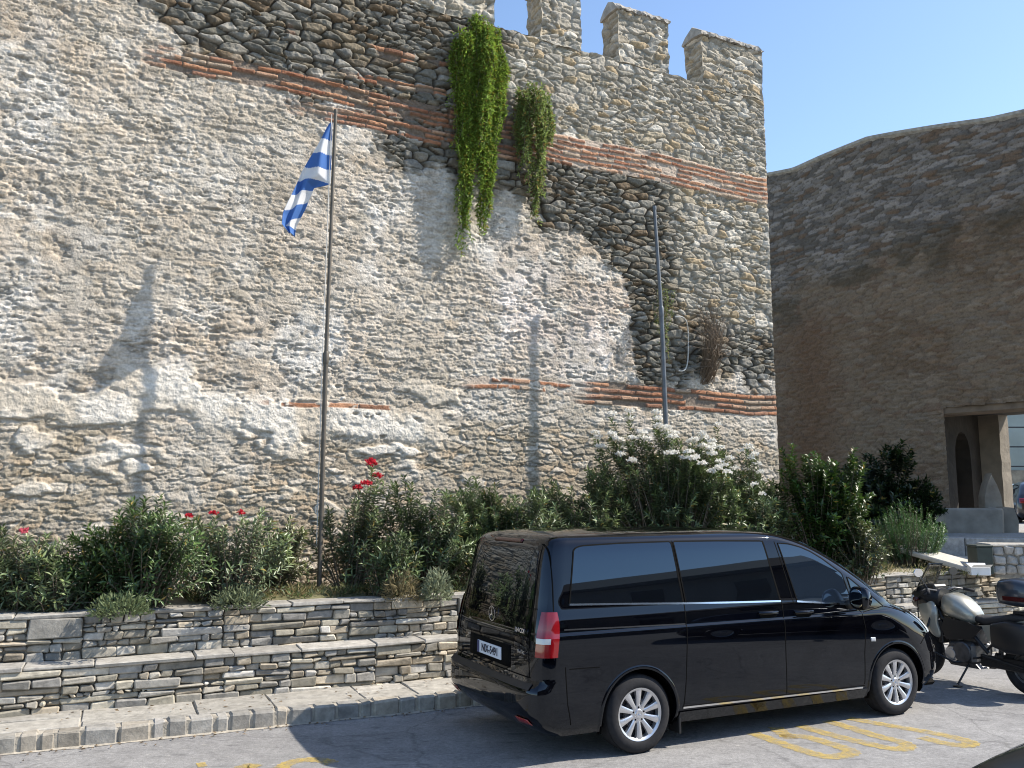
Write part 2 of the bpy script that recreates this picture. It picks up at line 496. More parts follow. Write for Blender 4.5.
# ---- two-tier retaining wall of stacked slate
WM = Matrix.Translation((K0[0], K0[1], 0)) @ Matrix.Rotation(R(24.9), 4, 'Z')
def slate_col():
    g = rnd.choice([.19, .22, .25, .28, .31, .35, .42]) * rnd.uniform(.9, 1.12)
    t_ = rnd.choice([(1.15, 1.06, .88), (1.15, 1.05, .83), (1.12, 1.06, .93), (1.16, 1.0, .76), (1.1, 1.05, .95)])
    return tuple(g * q for q in t_)
def split_rect(x0, x1, z0, z1, out):
    w, h = x1 - x0, z1 - z0
    p_stop = rnd.random()
    if h > .22 or (h > .11 and p_stop > .13 + (.25 if w < .28 else 0)):
        k = rnd.uniform(.3, .7); zz = z0 + h * k
        split_rect(x0, x1, z0, zz, out); split_rect(x0, x1, zz, z1, out)
    elif w > .75 or (w > h * 3.2 and p_stop > .3):
        k = rnd.uniform(.3, .7); xx = x0 + w * k
        split_rect(x0, xx, z0, z1, out); split_rect(xx, x1, z0, z1, out)
    else:
        out.append((x0, x1, z0, z1))
def stacked(x0, x1, z0, z1, yf, depth, cap=True):
    bx = []; x = x0
    while x < x1:
        w = rnd.uniform(.5, 1.5); rects = []
        zt = z1 - (.036 if cap else 0)
        split_rect(x, min(x + w, x1), z0, zt, rects)
        for (p, q, r_, s_) in rects:
            gx = rnd.uniform(.002, .008); gz = rnd.uniform(.002, .0065)
            yy = yf + rnd.uniform(-.028, .022)
            bx.append((p + gx, q - gx, yy, yy + depth, r_ + gz, s_ - gz, min(.012, (s_ - r_) * .22), .022, slate_col()))
        x += w
    if cap:
        x = x0
        while x < x1:
            w = rnd.uniform(.35, .95); g = rnd.uniform(.29, .38)
            bx.append((x + .004, min(x + w, x1) - .006, yf - .018 + rnd.uniform(-.022, .012), yf + .34, z1 - .038 + rnd.uniform(-.008, .006), z1 + rnd.uniform(-.006, .006), .008, .014, (g, g * .945, g * .84)))
            x += w
    return bx
rw = empty('retaining_wall', kpt(0, .8))
tag(rw, 'low two-step retaining wall of stacked grey slate along the kerb', 'wall')
def kid(boxes, name, core):
    inv = rw.matrix_basis.inverted()
    o = stone_obj(boxes, name, M['slate'], inv @ WM, parent=rw)
    mb = MB(); mb.xf = inv @ WM; mb.box(*core)
    c = mb.build('mortar_core', M['core'], o)
    return o
M['core'] = mat('dark_joint', (.23, .205, .165), .95, var=.3, vscale=15, bump=.4)
kid(stacked(-12, 16, .12, .60, .80, .2), 'lower_tier', (-12, 16, .86, 1.2, -.1, .57))
kid(stacked(-12, 16.2, .50, 1.05, 1.2, .2), 'upper_tier', (-12, 16.2, 1.26, 1.54, -.1, 1.02))

# ---- planted ground behind it
def terrain_h(X, Y):
    h = 1.035 + .06 * fbm(X * .9, Y * .9, 5, 4) + .03 * fbm(X * 5, Y * 5, 6, 3)
    b = (X - K0[0]) * KB[0] + (Y - K0[1]) * KB[1]
    h = h - .05 * sst(1.9, 1.4, b)
    up = sst(16.9, 17.15, Y) * sst(5.2, 5.4, X)
    return h + up * (.46 - .03 * fbm(X, Y, 8, 3))
na, nb = 460, 330
aa = np.linspace(-12, 34, na); bb = np.linspace(1.45, 34, nb)
A_, B_ = np.meshgrid(aa, bb, indexing='ij'); A_ = A_.ravel(); B_ = B_.ravel()
X = K0[0] + KA[0] * A_ + KB[0] * B_; Y = K0[1] + KA[1] * A_ + KB[1] * B_
Z = terrain_h(X, Y)
dry = sst(.45, .6, fbm(X * .8, Y * .8, 21, 4)); spk = vnoise(X * 24, Y * 24, 3)
c = mixc(np.array([.20, .165, .115]), np.array([.30, .26, .18]), dry) * (.8 + .4 * spk)[:, None]
grn = sst(.52, .66, fbm(X * 1.3, Y * 1.3, 31, 4))
c = mixc(c, np.array([.13, .14, .05]), grn * .6)
stone_up = sst(16.9, 17.3, Y) * sst(7.4, 8.2, X)
c = mixc(c, np.array([.33, .31, .28]), stone_up)
o = link('planting_bed', mesh_np('planting_bed', np.stack([X, Y, Z], 1), grid_faces(na, nb), c), M['masonry'], smooth=True)
tag(o, kind='structure')

# ================================================================== FORTRESS WALL
W0 = np.array([-4.42, 11.26]); WY = R(27.0)
WD = np.array([math.cos(WY), math.sin(WY)]); WN = np.array([math.sin(WY), -math.cos(WY)])   # along, and out of the wall
WALLM = Matrix.Translation((W0[0], W0[1], 0)) @ Matrix.Rotation(WY, 4, 'Z')                    # local x along, -y out

def wall_fields(s, z, light=0.0, core=True):
    """height out of the wall and colour for points (s, z) of the fortress wall"""
    s = s.astype(np.float32); z = z.astype(np.float32)
    ws = s + .10 * (fbm(s * 1.7, z * 1.7, 11, 3) - .5); wz = z + .10 * (fbm(s * 1.1, z * 1.6, 13, 3) - .5) + .03 * (fbm(s * 5, z * 5, 15, 2) - .5)
    n1 = fbm(s * .55, z * .55, 41, 4); n2 = fbm(s * 1.6, z * 1.6, 42, 4); n3 = fbm(s * 4.5, z * 6.5, 43, 4); n4 = fbm(s * 16, z * 22, 44, 3)
    # two sizes of stone
    wa = .045 * (fbm(s * 9, z * 9, 17, 3) - .5); wb = .030 * (fbm(s * 9 + 40, z * 12, 18, 3) - .5)
    f1, e, r1, r2, ox, oy = cells(ws + wa, wz + wb, .215, .078, 100, .46)
    g1, ge, q1, q2, px_, py_ = cells(ws + 3.1 + wa, wz + 1.7 + wb, .29, .125, 200, .46)
    big = sst(.49, .51, fbm(s * 1.1 + 4, z * 1.6, 51, 3) + .06 * sst(8.2, 8.6, z) - .05 * sst(7.6, 8.4, s))
    ox = np.where(big > .5, px_, ox); oy = np.where(big > .5, py_, oy); e = np.where(big > .5, ge, e); r1 = np.where(big > .5, q1, r1); r2 = np.where(big > .5, q2, r2)
    # zones --------------------------------------------------------
    zb = np.interp(s, [-6, -1.5, -.2, 1.5, 3, 3.9, 4.6, 5.3, 6.3, 6.9, 7.2, 7.35, 7.9, 11], [9.5, 9.25, 8.75, 8.05, 7.55, 7.25, 7.1, 6.75, 6.55, 6.3, 5.6, 4.7, 4.3, 4.15])
    expo = sst(-.22, .20, z - zb + 1.5 * (n2 - .5) + .7 * (n3 - .5))
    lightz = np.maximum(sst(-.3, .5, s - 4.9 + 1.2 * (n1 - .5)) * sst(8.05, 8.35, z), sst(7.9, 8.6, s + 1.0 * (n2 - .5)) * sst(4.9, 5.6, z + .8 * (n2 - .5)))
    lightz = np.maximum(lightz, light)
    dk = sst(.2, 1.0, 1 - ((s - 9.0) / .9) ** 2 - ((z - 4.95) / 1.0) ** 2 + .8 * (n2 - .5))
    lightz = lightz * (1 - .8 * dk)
    low = sst(3.6, 3.2, z + .5 * (n2 - .5)) * (1 - expo)          # stony foot of the wall
    semi = np.clip(sst(.5, .62, n1 + .25 * (n3 - .5)) * .45 + low * .6, 0, 1) * (1 - expo)
    # stone relief -------------------------------------------------
    dome = sst(.01, .17, e); dome2 = sst(.0, .4, e)
    joint = 1 - sst(.025, .12, e)
    tilt = ox * (r2 - .5) * .06 + oy * (r1 - .35) * .045
    rag = fbm(ws * 7 + 2 * n3, wz * 15, 61, 4, .55); rag2 = fbm(ws * 3.0, wz * 5.5, 63, 3)
    h_exp = (dome * (.03 + .045 * r2) + .018 * dome2 - .05) * (1 - .45 * lightz) + .035 * (r1 - .5) + dome * tilt + .030 * (n4 - .5) + .03 * (rag - .5)
    cre = np.abs(fbm(ws * 5 + 3 * n2, wz * 12, 67, 4) - .5) * 2
    n5 = fbm(s * 30, z * 46, 69, 2)
    pit = sst(.60, .70, fbm(s * 6.5, z * 13, 85, 4))
    wc = .030 * (fbm(s * 18, z * 18, 87, 3) - .5); wd = .022 * (fbm(s * 18 + 9, z * 22, 88, 3) - .5)
    k1, ke, kr, kr2, kx, ky = cells(ws + wa + wc, wz + wb + wd, .125, .048, 400, .47)
    plate = dome * ((-oy * .75 + ox * (r2 - .5) * .9) * (.4 + r1) + .55 * (r2 - .5)) - .30 * (1 - sst(.0, .10, e)) * (r1 > .35)
    plate2 = sst(0, .12, ke) * ((-ky * .7 + kx * (kr2 - .5)) * (.3 + kr) + .5 * (kr2 - .5)) - .25 * (1 - sst(.0, .12, ke)) * (kr > .5)
    rough = .45 + .75 * sst(.36, .62, fbm(s * .8 + 7, z * 1.5, 89, 4))
    n6 = fbm(s * 13, z * 24, 95, 3, .65)
    slit = sst(.075, .0, np.abs(fbm(ws * 3.2 + 2 * n3, wz * 11, 97, 4, .55) - .5) * 2) * sst(.46, .60, fbm(s * 2.2, z * 3.5, 98, 3))
    h_pl = rough * (.0125 * plate + .0140 * plate2 + .012 * (n4 - .5) + .013 * (n5 - .5) + .016 * (n6 - .5)) + .016 * (rag2 - .5) + .010 * (rag - .5) - .022 * pit - .020 * slit
    crease_shade = sst(.12, .0, cre) * sst(.42, .6, n2)
    h_semi = (dome * .014 - .014) * (.5 + r2) + .017 * plate + .014 * plate2 + .016 * (rag - .5) + .014 * (n4 - .5) + .012 * (n5 - .5) - .014 * slit
    h = h_pl * (1 - semi) + h_semi * semi
    h = h * (1 - expo) + (h_exp - .02) * expo
    # colours ------------------------------------------------------
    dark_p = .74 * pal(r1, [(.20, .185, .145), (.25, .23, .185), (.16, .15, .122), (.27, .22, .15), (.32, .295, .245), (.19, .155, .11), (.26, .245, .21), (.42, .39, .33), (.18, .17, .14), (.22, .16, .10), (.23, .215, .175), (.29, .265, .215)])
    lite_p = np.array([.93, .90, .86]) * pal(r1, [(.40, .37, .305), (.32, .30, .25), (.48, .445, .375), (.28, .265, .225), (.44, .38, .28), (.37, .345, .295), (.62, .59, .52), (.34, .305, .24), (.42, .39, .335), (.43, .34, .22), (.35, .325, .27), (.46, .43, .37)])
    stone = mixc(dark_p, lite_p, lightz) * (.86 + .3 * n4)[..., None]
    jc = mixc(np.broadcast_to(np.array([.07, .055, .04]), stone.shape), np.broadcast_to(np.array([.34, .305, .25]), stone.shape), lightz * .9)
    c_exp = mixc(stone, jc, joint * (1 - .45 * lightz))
    pl = mixc(np.broadcast_to(np.array([.50, .412, .312]), stone.shape), np.broadcast_to(np.array([.575, .505, .415]), stone.shape), sst(.38, .62, n1))
    pl = mixc(pl, np.broadcast_to(np.array([.70, .655, .585]), stone.shape), sst(.52, .70, fbm(s * 1.1, z * .9, 71, 4)) * .85)
    pk = sst(1.0, 0, np.hypot((s - 5.8) / 2.4, (z - 5.2) / 1.7)) * .7
    pl = mixc(pl, np.broadcast_to(np.array([.61, .505, .435]), stone.shape), pk)
    pl = mixc(pl, np.broadcast_to(np.array([.38, .285, .185]), stone.shape), sst(.60, .75, fbm(s * .7 + 9, z * 1.1, 73, 4)) * .5)
    pl = mixc(pl, np.broadcast_to(np.array([.31, .27, .21]), stone.shape), sst(.60, .72, fbm(s * 2.6, z * 4.2, 75, 4)) * .55)
    pl = mixc(pl, np.broadcast_to(np.array([.38, .34, .28]), stone.shape), sst(.54, .72, fbm(s * 1.8 + 5, z * .8, 77, 5)) * .55)
    pl = mixc(pl, np.broadcast_to(np.array([.66, .61, .53]), stone.shape), sst(.56, .66, fbm(s * 2.3 + 15, z * 2.8, 79, 5)) * .6)
    peek = (r1 > .60) * sst(.10, .25, e) * sst(.45, .6, n3)
    pl = mixc(pl, pal(r2, [(.48, .43, .35), (.40, .37, .31), (.58, .53, .46), (.49, .40, .29)]), peek * .6)
    pl = mixc(pl, np.broadcast_to(np.array([.26, .235, .195]), stone.shape), np.clip(crease_shade * .4 + pit * .55 + slit * .7, 0, .8))  # shade of creases, pits and slits put into the plaster colour
    pl = pl * (.84 + .30 * kr)[..., None] * (.74 + .52 * n6)[..., None]
    c_semi = pal(r1, [(.40, .335, .245), (.34, .285, .21), (.45, .385, .295), (.33, .27, .19), (.41, .32, .22), (.31, .27, .21), (.50, .44, .355), (.38, .32, .24)]) * (.85 + .3 * n4)[..., None]
    c_semi = mixc(c_semi, np.broadcast_to(np.array([.32, .265, .195]), stone.shape), joint * .6)
    col = mixc(pl, c_semi, semi)
    # smooth patches of later render -------------------------------
    pm = np.maximum(sst(.52, .58, fbm(s * .9 + 3, z * 2.1, 81, 4) + .16 * np.exp(-((z - (3.42 - .05 * s)) / .26) ** 2) * sst(4.6, 3.6, s) - .125),
                    sst(.50, .58, fbm(s * 1.9, z * 3.4, 83, 4) + .06 * np.exp(-((s + 1.2) / .9) ** 2 - ((z - 3.35) / .55) ** 2) - .125))
    pm = np.maximum(pm * sst(1.9, 2.3, z) * sst(4.1, 3.8, z) * sst(4.6, 4.0, s), 0)
    band = sst(.35, .12, np.abs(z - (3.40 - .03 * s + .12 * (n2 - .5)))) * sst(.15, .5, s + .4 * (n3 - .5)) * sst(4.0, 3.5, s + .8 * (n2 - .5)) * sst(.40, .47, n3 + .12)
    pm = np.clip(np.maximum(pm, band), 0, 1)
    h = h * (1 - .88 * pm) + pm * (.028 + .03 * (n2 - .5) + .022 * (n4 - .5) + .02 * (rag - .5))
    col = mixc(col, mixc(np.broadcast_to(np.array([.58, .505, .40]), stone.shape), np.broadcast_to(np.array([.72, .66, .565]), stone.shape), sst(.4, .6, n2)), pm * .92)
    col = mixc(col, c_exp, expo)
    # brick courses ------------------------------------------------
    def bricks(zc, half, mask, dens, lightmortar, seed, bh=.105, bw=.36):
        nonlocal h, col
        wob = .10 * (fbm(s * .8, s * 0 + 3, seed, 3) - .5)
        zz = z - zc - wob + .02 * (n3 - .5)
        row = np.floor((zz + half) / bh); v = (zz + half) / bh - row
        sx = (s + .012 * n4) / bw + _hash(row.astype(np.int64), row.astype(np.int64) * 0, seed) * 3
        ci = np.floor(sx); u = sx - ci
        rr = _hash(ci.astype(np.int64), row.astype(np.int64), seed + 5); ra = _hash(ci.astype(np.int64), row.astype(np.int64), seed + 6)
        inb = (np.abs(zz) < half)
        b = sst(.0, .12, v) * sst(.74, .62, v) * sst(0, .03, u) * sst(1, .97, u) * (ra < dens) * inb * mask
        mort = inb * mask
        bc = pal(rr, [(.36, .165, .088), (.30, .13, .072), (.42, .215, .12), (.33, .17, .105), (.43, .26, .165), (.25, .125, .075), (.37, .28, .20)]) * (.8 + .4 * n4)[..., None]
        mc = np.array([.46, .37, .29]) if lightmortar else np.array([.18, .135, .10])
        h = h * (1 - mort * .75) + mort * (-.02 if not lightmortar else -.004) + b * (.035 if not lightmortar else .018) * (.7 + .6 * rr)
        col = mixc(col, np.broadcast_to(mc, stone.shape) * (.85 + .3 * n4)[..., None], mort * .85)
        col = mixc(col, bc, b)
    if core:
        bricks(8.10, .27, sst(5.2, 5.45, s + .2 * n2), .88, True, 301, .09, .34)
        bricks(8.22, .17, sst(5.3, 5.0, s) * sst(-.9, .3, s + 1.2 * (n2 - .5)) * sst(.34, .46, n3 + .10), .70, False, 311, .085, .33)
        bricks(7.86, .13, sst(5.3, 5.0, s) * sst(1.2, 2.2, s + 1.2 * (n2 - .5)) * sst(.32, .44, n3 + .10), .78, False, 317, .085, .31)
        bricks(8.56, .06, sst(5.3, 5.0, s) * sst(1.6, 2.4, s + .8 * (n2 - .5)) * sst(.40, .52, n3 + .06), .75, False, 319, .085, .31)
        bricks(9.05, .10, sst(4.9, 4.6, s) * sst(1.2, 1.6, s) * sst(.5, .56, n2), .6, False, 331, .10, .30)
        bricks(3.98 - 0, .19, sst(6.2, 6.9, s + .5 * n3) * sst(.30, .42, n3 + .24), .90, False, 321, .10, .34)
        bricks(4.02, .10, sst(4.0, 4.4, s) * sst(6.9, 6.5, s) * sst(.42, .5, n3 + .04), .75, True, 325, .10, .4)
        bricks(3.55, .05, sst(1.0, 1.4, s) * sst(3.4, 3.0, s) * sst(.45, .52, n3 + .02), .8, True, 341, .10, .5)
        bricks(5.55, .05, sst(7.0, 7.3, s) * sst(8.7, 8.4, s) * sst(.45, .52, n3), .7, False, 343, .10, .3)
    return h, col

WX1 = 10.45; WZT = 9.95
fw = empty('fortress_wall', (W0[0], W0[1], 1.0), WY)
tag(fw, 'tall sunlit fortress wall of rough stone and brick bands with battlements', 'wall')
def wloc(s, out, z):   # local coords of the fortress wall empty
    return np.stack([s, -out, z - 1.0], -1)

step = .0135
ns = int((WX1 + 5.2) / step); nz = int((WZT - .7) / step)
S, ZZ = np.meshgrid(np.linspace(-5.2, WX1, ns), np.linspace(.7, WZT, nz), indexing='ij')
S = S.ravel(); ZZ = ZZ.ravel()
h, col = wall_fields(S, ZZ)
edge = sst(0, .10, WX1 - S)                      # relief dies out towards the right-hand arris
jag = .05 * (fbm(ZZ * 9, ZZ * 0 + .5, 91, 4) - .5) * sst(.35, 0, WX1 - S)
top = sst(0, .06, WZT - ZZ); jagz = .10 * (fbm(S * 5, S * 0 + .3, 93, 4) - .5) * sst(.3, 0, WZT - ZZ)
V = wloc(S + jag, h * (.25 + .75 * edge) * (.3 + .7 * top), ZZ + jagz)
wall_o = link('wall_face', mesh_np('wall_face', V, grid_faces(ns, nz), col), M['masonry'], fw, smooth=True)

# body of the wall behind the face: right-hand return, top walk, back
def slab_face(name, origin, eu, ev, lu, lv, out, light, parent, stp=.03, jitamp=.5):
    nu = max(3, int(lu / stp)); nv = max(3, int(lv / stp))
    U, Vv = np.meshgrid(np.linspace(0, lu, nu), np.linspace(0, lv, nv), indexing='ij'); U = U.ravel(); Vv = Vv.ravel()
    return U, Vv, nu, nv

def masonry_box(name, x0, x1, y0, y1, z0, z1, parent, light=.8, stp=.025, off=0.0, faces='FLRBT', gable=0.0):
    """a block of the same masonry (front at y0); faces share their arrises"""
    VV = []; FF = []; CC = []; base = 0
    def put(P, nrm, U, Vv, nu, nv, lu, lv):
        nonlocal base
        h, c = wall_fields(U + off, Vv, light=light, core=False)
        e = sst(0, .05, U - U.min()) * sst(0, .05, U.max() - U) * sst(0, .05, Vv - Vv.min()) * sst(0, .05, Vv.max() - Vv)
        P = P + nrm[None, :] * (h * (.1 + .9 * e))[:, None]
        # position-locked wobble so that neighbouring faces stay joined
        w = np.stack([fbm(P[:, 2] * 7 + 1, P[:, 0] * 2 + P[:, 1] * 2, 7, 2), fbm(P[:, 2] * 7 + 5, P[:, 0] * 2, 8, 2), fbm(P[:, 0] * 5, P[:, 1] * 5, 9, 2)], 1) - .5
        P = P + w * .06
        VV.append(P); CC.append(c); FF.append(grid_faces(nu, nv) + base); base += len(P)
    def gr(lu, lv):
        nu = max(4, int(lu / stp)); nv = max(4, int(lv / stp))
        a, b = np.meshgrid(np.linspace(0, lu, nu), np.linspace(0, lv, nv), indexing='ij')
        return a.ravel(), b.ravel(), nu, nv
    one = lambda a, v: np.full_like(a, v)
    a, b, nu, nv = gr(x1 - x0, z1 - z0)
    if 'F' in faces: put(np.stack([x0 + a, one(a, y0), z0 + b], 1), np.array([0, -1., 0]), x0 + a, z0 + b, nu, nv, 0, 0)
    if 'B' in faces: put(np.stack([x1 - a, one(a, y1), z0 + b], 1), np.array([0, 1., 0]), x1 - a + 20, z0 + b, nu, nv, 0, 0)
    a, b, nu, nv = gr(y1 - y0, z1 - z0)
    if 'L' in faces: put(np.stack([one(a, x0), y1 - a, z0 + b], 1), np.array([-1., 0, 0]), a + x0 * 3 + 40, z0 + b, nu, nv, 0, 0)
    if 'R' in faces: put(np.stack([one(a, x1), y0 + a, z0 + b], 1), np.array([1., 0, 0]), a + x1 * 3 + 60, z0 + b, nu, nv, 0, 0)
    a, b, nu, nv = gr(x1 - x0, y1 - y0)
    if 'T' in faces: put(np.stack([x0 + a, y0 + b, one(a, z1)], 1), np.array([0, 0, 1.]), x0 + a + 80, b, nu, nv, 0, 0)
    V = np.concatenate(VV); V[:, 2] -= 1.0
    return link(name, mesh_np(name, V, np.concatenate(FF), np.concatenate(CC)), M['masonry'], parent, smooth=True)

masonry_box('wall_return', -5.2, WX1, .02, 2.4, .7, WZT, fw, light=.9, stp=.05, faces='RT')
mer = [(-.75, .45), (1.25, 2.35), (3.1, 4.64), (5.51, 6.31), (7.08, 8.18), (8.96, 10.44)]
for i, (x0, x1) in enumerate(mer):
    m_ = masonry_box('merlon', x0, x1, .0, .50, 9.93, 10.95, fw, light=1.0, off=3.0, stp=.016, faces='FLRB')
    # gabled coping of mortar and slabs: pentagonal ends, small overhang
    nx = int((x1 - x0) / .04); ring = [(-.035, 10.925), (-.035, 10.965), (.08, 11.07), (.24, 11.18), (.42, 11.07), (.535, 10.965), (.535, 10.925), (.24, 10.935)]
    rings = []
    for k in range(nx + 1):
        xx = x0 - .04 + (x1 - x0 + .08) * k / nx
        rings.append([(xx, y + rnd.uniform(-.022, .022), zq - 1.0 + rnd.uniform(-.022, .022)) for (y, zq) in ring])
    mb = MB(); mb.loft(rings); cp_ = mb.build('coping', M['coping'] if 'coping' in M else M.setdefault('coping', mat('coping_mortar', (.33, .305, .265), .95, var=.3, vscale=9, bump=.7, bscale=20)), m_)

# ================================================================== GATE WALL (in shade, right)
GP = [(7.0, 25.2), (7.75, 24.0), (8.45, 22.6), (9.1, 21.4), (9.75, 20.3), (10.9, 18.9), (12.5, 17.0), (12.9, 16.55)]
gp = np.array(GP); gl = np.concatenate([[0], np.cumsum(np.hypot(*np.diff(gp, axis=0).T))])
def gate_xy(s):
    # smooth plan curve
    x = np.interp(s, gl, gp[:, 0]); y = np.interp(s, gl, gp[:, 1]); k = .5
    for d in (-.45, .45, -.9, .9):
        x = x + np.interp(s + d, gl, gp[:, 0]); y = y + np.interp(s + d, gl, gp[:, 1])
    return x / 5, y / 5
def gate_top(s):
    x, y = gate_xy(s)
    return np.interp(s, [0, 1.2, 2.0, 3.0, 4.5, 6, 7.5, 9, 12], GT)
GT = [11.9, 11.65, 11.5, 11.5, 11.45, 11.15, 10.85, 10.7, 10.6]
GB = gl[4] + .38; GC = gl[6] + .2; GZ0 = 1.45; GZ1 = 4.35
gw = empty('gate_wall', (9.75, 20.3, 1.4)); tag(gw, 'tall shaded curving stone wall with a gateway at its foot', 'wall')
gw_off = np.array([9.75, 20.3, 1.4])
st = .032
ns = int(gl[-1] / st); nz = int(11 / st)
S, Tt = np.meshgrid(np.linspace(.2, gl[-1] - .2, ns), np.linspace(0, 1, nz), indexing='ij'); S = S.ravel(); Tt = Tt.ravel()
zt = gate_top(S); Zg = 1.0 + Tt * (zt - 1.0)
gx, gy = gate_xy(S); gx2, gy2 = gate_xy(S + .05); tx, ty = gx2 - gx, gy2 - gy; tl = np.hypot(tx, ty); tx /= tl; ty /= tl
nx_, ny_ = ty, -tx                       # outward (towards the camera side)
f1, e, r1, r2, _ox, _oy = cells(S + .1 * fbm(S, Zg, 3, 3) + .06 * fbm(S * 7, Zg * 7, 5, 2), Zg + .06 * fbm(S * 2, Zg * 2, 4, 3) + .03 * fbm(S * 7, Zg * 9, 6, 2), .34, .095, 500, .45)
n1 = fbm(S * .4, Zg * .5, 510, 4); n2 = fbm(S * 1.3, Zg * 2.0, 511, 4); n3 = fbm(S * 5, Zg * 9, 512, 4)
hh = .05 * sst(.03, .3, e) * (.5 + r2) + .10 * (n2 - .5) + .05 * (n3 - .5)
upz = sst(7.9, 8.6, Zg - .12 * (S - 4) + .9 * (n2 - .5)); bandz = np.exp(-((Zg - .10 * (S - 4) - 7.9 + .5 * (n1 - .5)) / .5) ** 2)
hh = .5 * hh + .05 * upz - .03 * bandz
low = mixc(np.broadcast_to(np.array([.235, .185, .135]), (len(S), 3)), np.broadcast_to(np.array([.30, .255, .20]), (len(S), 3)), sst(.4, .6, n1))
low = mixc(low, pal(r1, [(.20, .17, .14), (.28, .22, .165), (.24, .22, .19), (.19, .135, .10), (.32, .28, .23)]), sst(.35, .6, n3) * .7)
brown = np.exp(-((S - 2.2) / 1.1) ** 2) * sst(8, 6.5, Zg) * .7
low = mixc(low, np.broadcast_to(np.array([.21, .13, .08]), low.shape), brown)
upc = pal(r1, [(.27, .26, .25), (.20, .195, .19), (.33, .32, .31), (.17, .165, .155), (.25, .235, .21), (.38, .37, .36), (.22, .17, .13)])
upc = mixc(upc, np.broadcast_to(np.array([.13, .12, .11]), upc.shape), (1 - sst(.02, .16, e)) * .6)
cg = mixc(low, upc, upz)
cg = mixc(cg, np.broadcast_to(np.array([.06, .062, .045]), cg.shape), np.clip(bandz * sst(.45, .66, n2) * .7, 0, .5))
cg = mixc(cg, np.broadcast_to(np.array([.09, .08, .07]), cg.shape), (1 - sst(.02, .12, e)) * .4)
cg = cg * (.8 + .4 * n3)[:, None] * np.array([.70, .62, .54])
hole = (S > GB) & (S < GC) & (Zg < GZ1)
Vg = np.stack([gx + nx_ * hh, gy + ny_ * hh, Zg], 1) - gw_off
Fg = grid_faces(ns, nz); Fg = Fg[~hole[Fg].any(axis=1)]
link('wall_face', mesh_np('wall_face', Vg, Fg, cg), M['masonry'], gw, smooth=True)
# coping, thickness, passage
mb = MB(); rings = []
for k in range(60):
    s = .2 + (gl[-1] - .4) * k / 59; x, y = gate_xy(np.array([s])); x2, y2 = gate_xy(np.array([s + .05])); t_ = np.array([x2[0] - x[0], y2[0] - y[0]]); t_ /= np.hypot(*t_); n_ = np.array([t_[1], -t_[0]])
    zt_ = float(gate_top(np.array([s]))[0])
    f = lambda o, dz: (x[0] + n_[0] * o - gw_off[0], y[0] + n_[1] * o - gw_off[1], zt_ + dz - gw_off[2])
    rings.append([f(.12, -.04), f(.13, .03), f(-.3, .07), f(-1.6, .05), f(-1.6, -.5), f(-.3, -.4)])
mb.loft(rings)
mb.build('coping', M['coping'], gw)
M['shade_stone'] = mat('gate_stone', (.036, .030, .024), .95, var=.35, vscale=2.2, bump=.8, bscale=9)  # stone colour darkened to deepen the shade inside the passage
M['pillar_stone'] = mat('pillar_stone', (.30, .265, .215), .9, var=.25, vscale=3, bump=.7, bscale=10)
gB = np.array([9.75, 20.3]); gd = np.array([2.75, -3.3]); gd /= np.hypot(*gd); gn = np.array([-gd[1], gd[0]])   # along opening; into the passage
GM = Matrix.Translation(Vector((gB[0], gB[1], 0)) - Vector(gw_off)) @ Matrix.Rotation(math.atan2(gd[1], gd[0]), 4, 'Z')   # local x along, y inwards
T = 2.7
mb = MB(); mb.xf = GM
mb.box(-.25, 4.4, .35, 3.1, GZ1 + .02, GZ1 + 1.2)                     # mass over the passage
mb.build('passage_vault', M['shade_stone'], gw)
M['core_stone'] = mat('gate_core_stone', (.17, .14, .11), .95, var=.4, vscale=2.6, bump=1.0, bscale=7)
mb = MB(); mb.xf = GM
mb.box(.2, 4.80, .55, 2.6, GZ1 + 1.19, 10.35)
mb.build('wall_core', M['core_stone'], gw)
mb = MB(); mb.xf = GM
mb.box(4.42, 4.82, .16, 2.7, .9, GZ1 + 1.185)
mb.build('gate_jamb', M['core_stone'], gw)
# left reveal with an arched niche
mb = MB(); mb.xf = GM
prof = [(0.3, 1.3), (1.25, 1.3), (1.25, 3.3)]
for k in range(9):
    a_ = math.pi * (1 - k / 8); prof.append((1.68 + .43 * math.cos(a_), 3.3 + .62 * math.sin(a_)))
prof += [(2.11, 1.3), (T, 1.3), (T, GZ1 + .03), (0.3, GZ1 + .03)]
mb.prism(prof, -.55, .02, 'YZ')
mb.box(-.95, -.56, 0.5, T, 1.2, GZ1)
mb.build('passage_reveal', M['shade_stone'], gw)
mb = MB(); mb.xf = GM
mb.box(-.05, 5.2, .02, .5, GZ1 - .16, GZ1 + .08, .03, .03, rnd)
mb.build('lintel', mat('lintel_stone', (.15, .11, .075), .95, var=.35, vscale=3, bump=.8, bscale=9), gw)
mb = MB(); mb.xf = GM
rings = []
for k in range(14):
    zq = 1.3 + (GZ1 - 1.28) * k / 13; w_ = rnd.uniform(-.012, .012)
    rings.append([(-.2, T - .02, zq), (.50 + w_, T - .02 + .02 * rnd.random(), zq), (.56 + w_, T + .4, zq), (-.2, T + .4, zq)])
mb.loft(rings)
mb.build('pillar', mat('pale_pillar', (.22, .19, .15), .9, var=.2, vscale=3, bump=.7, bscale=10), gw)

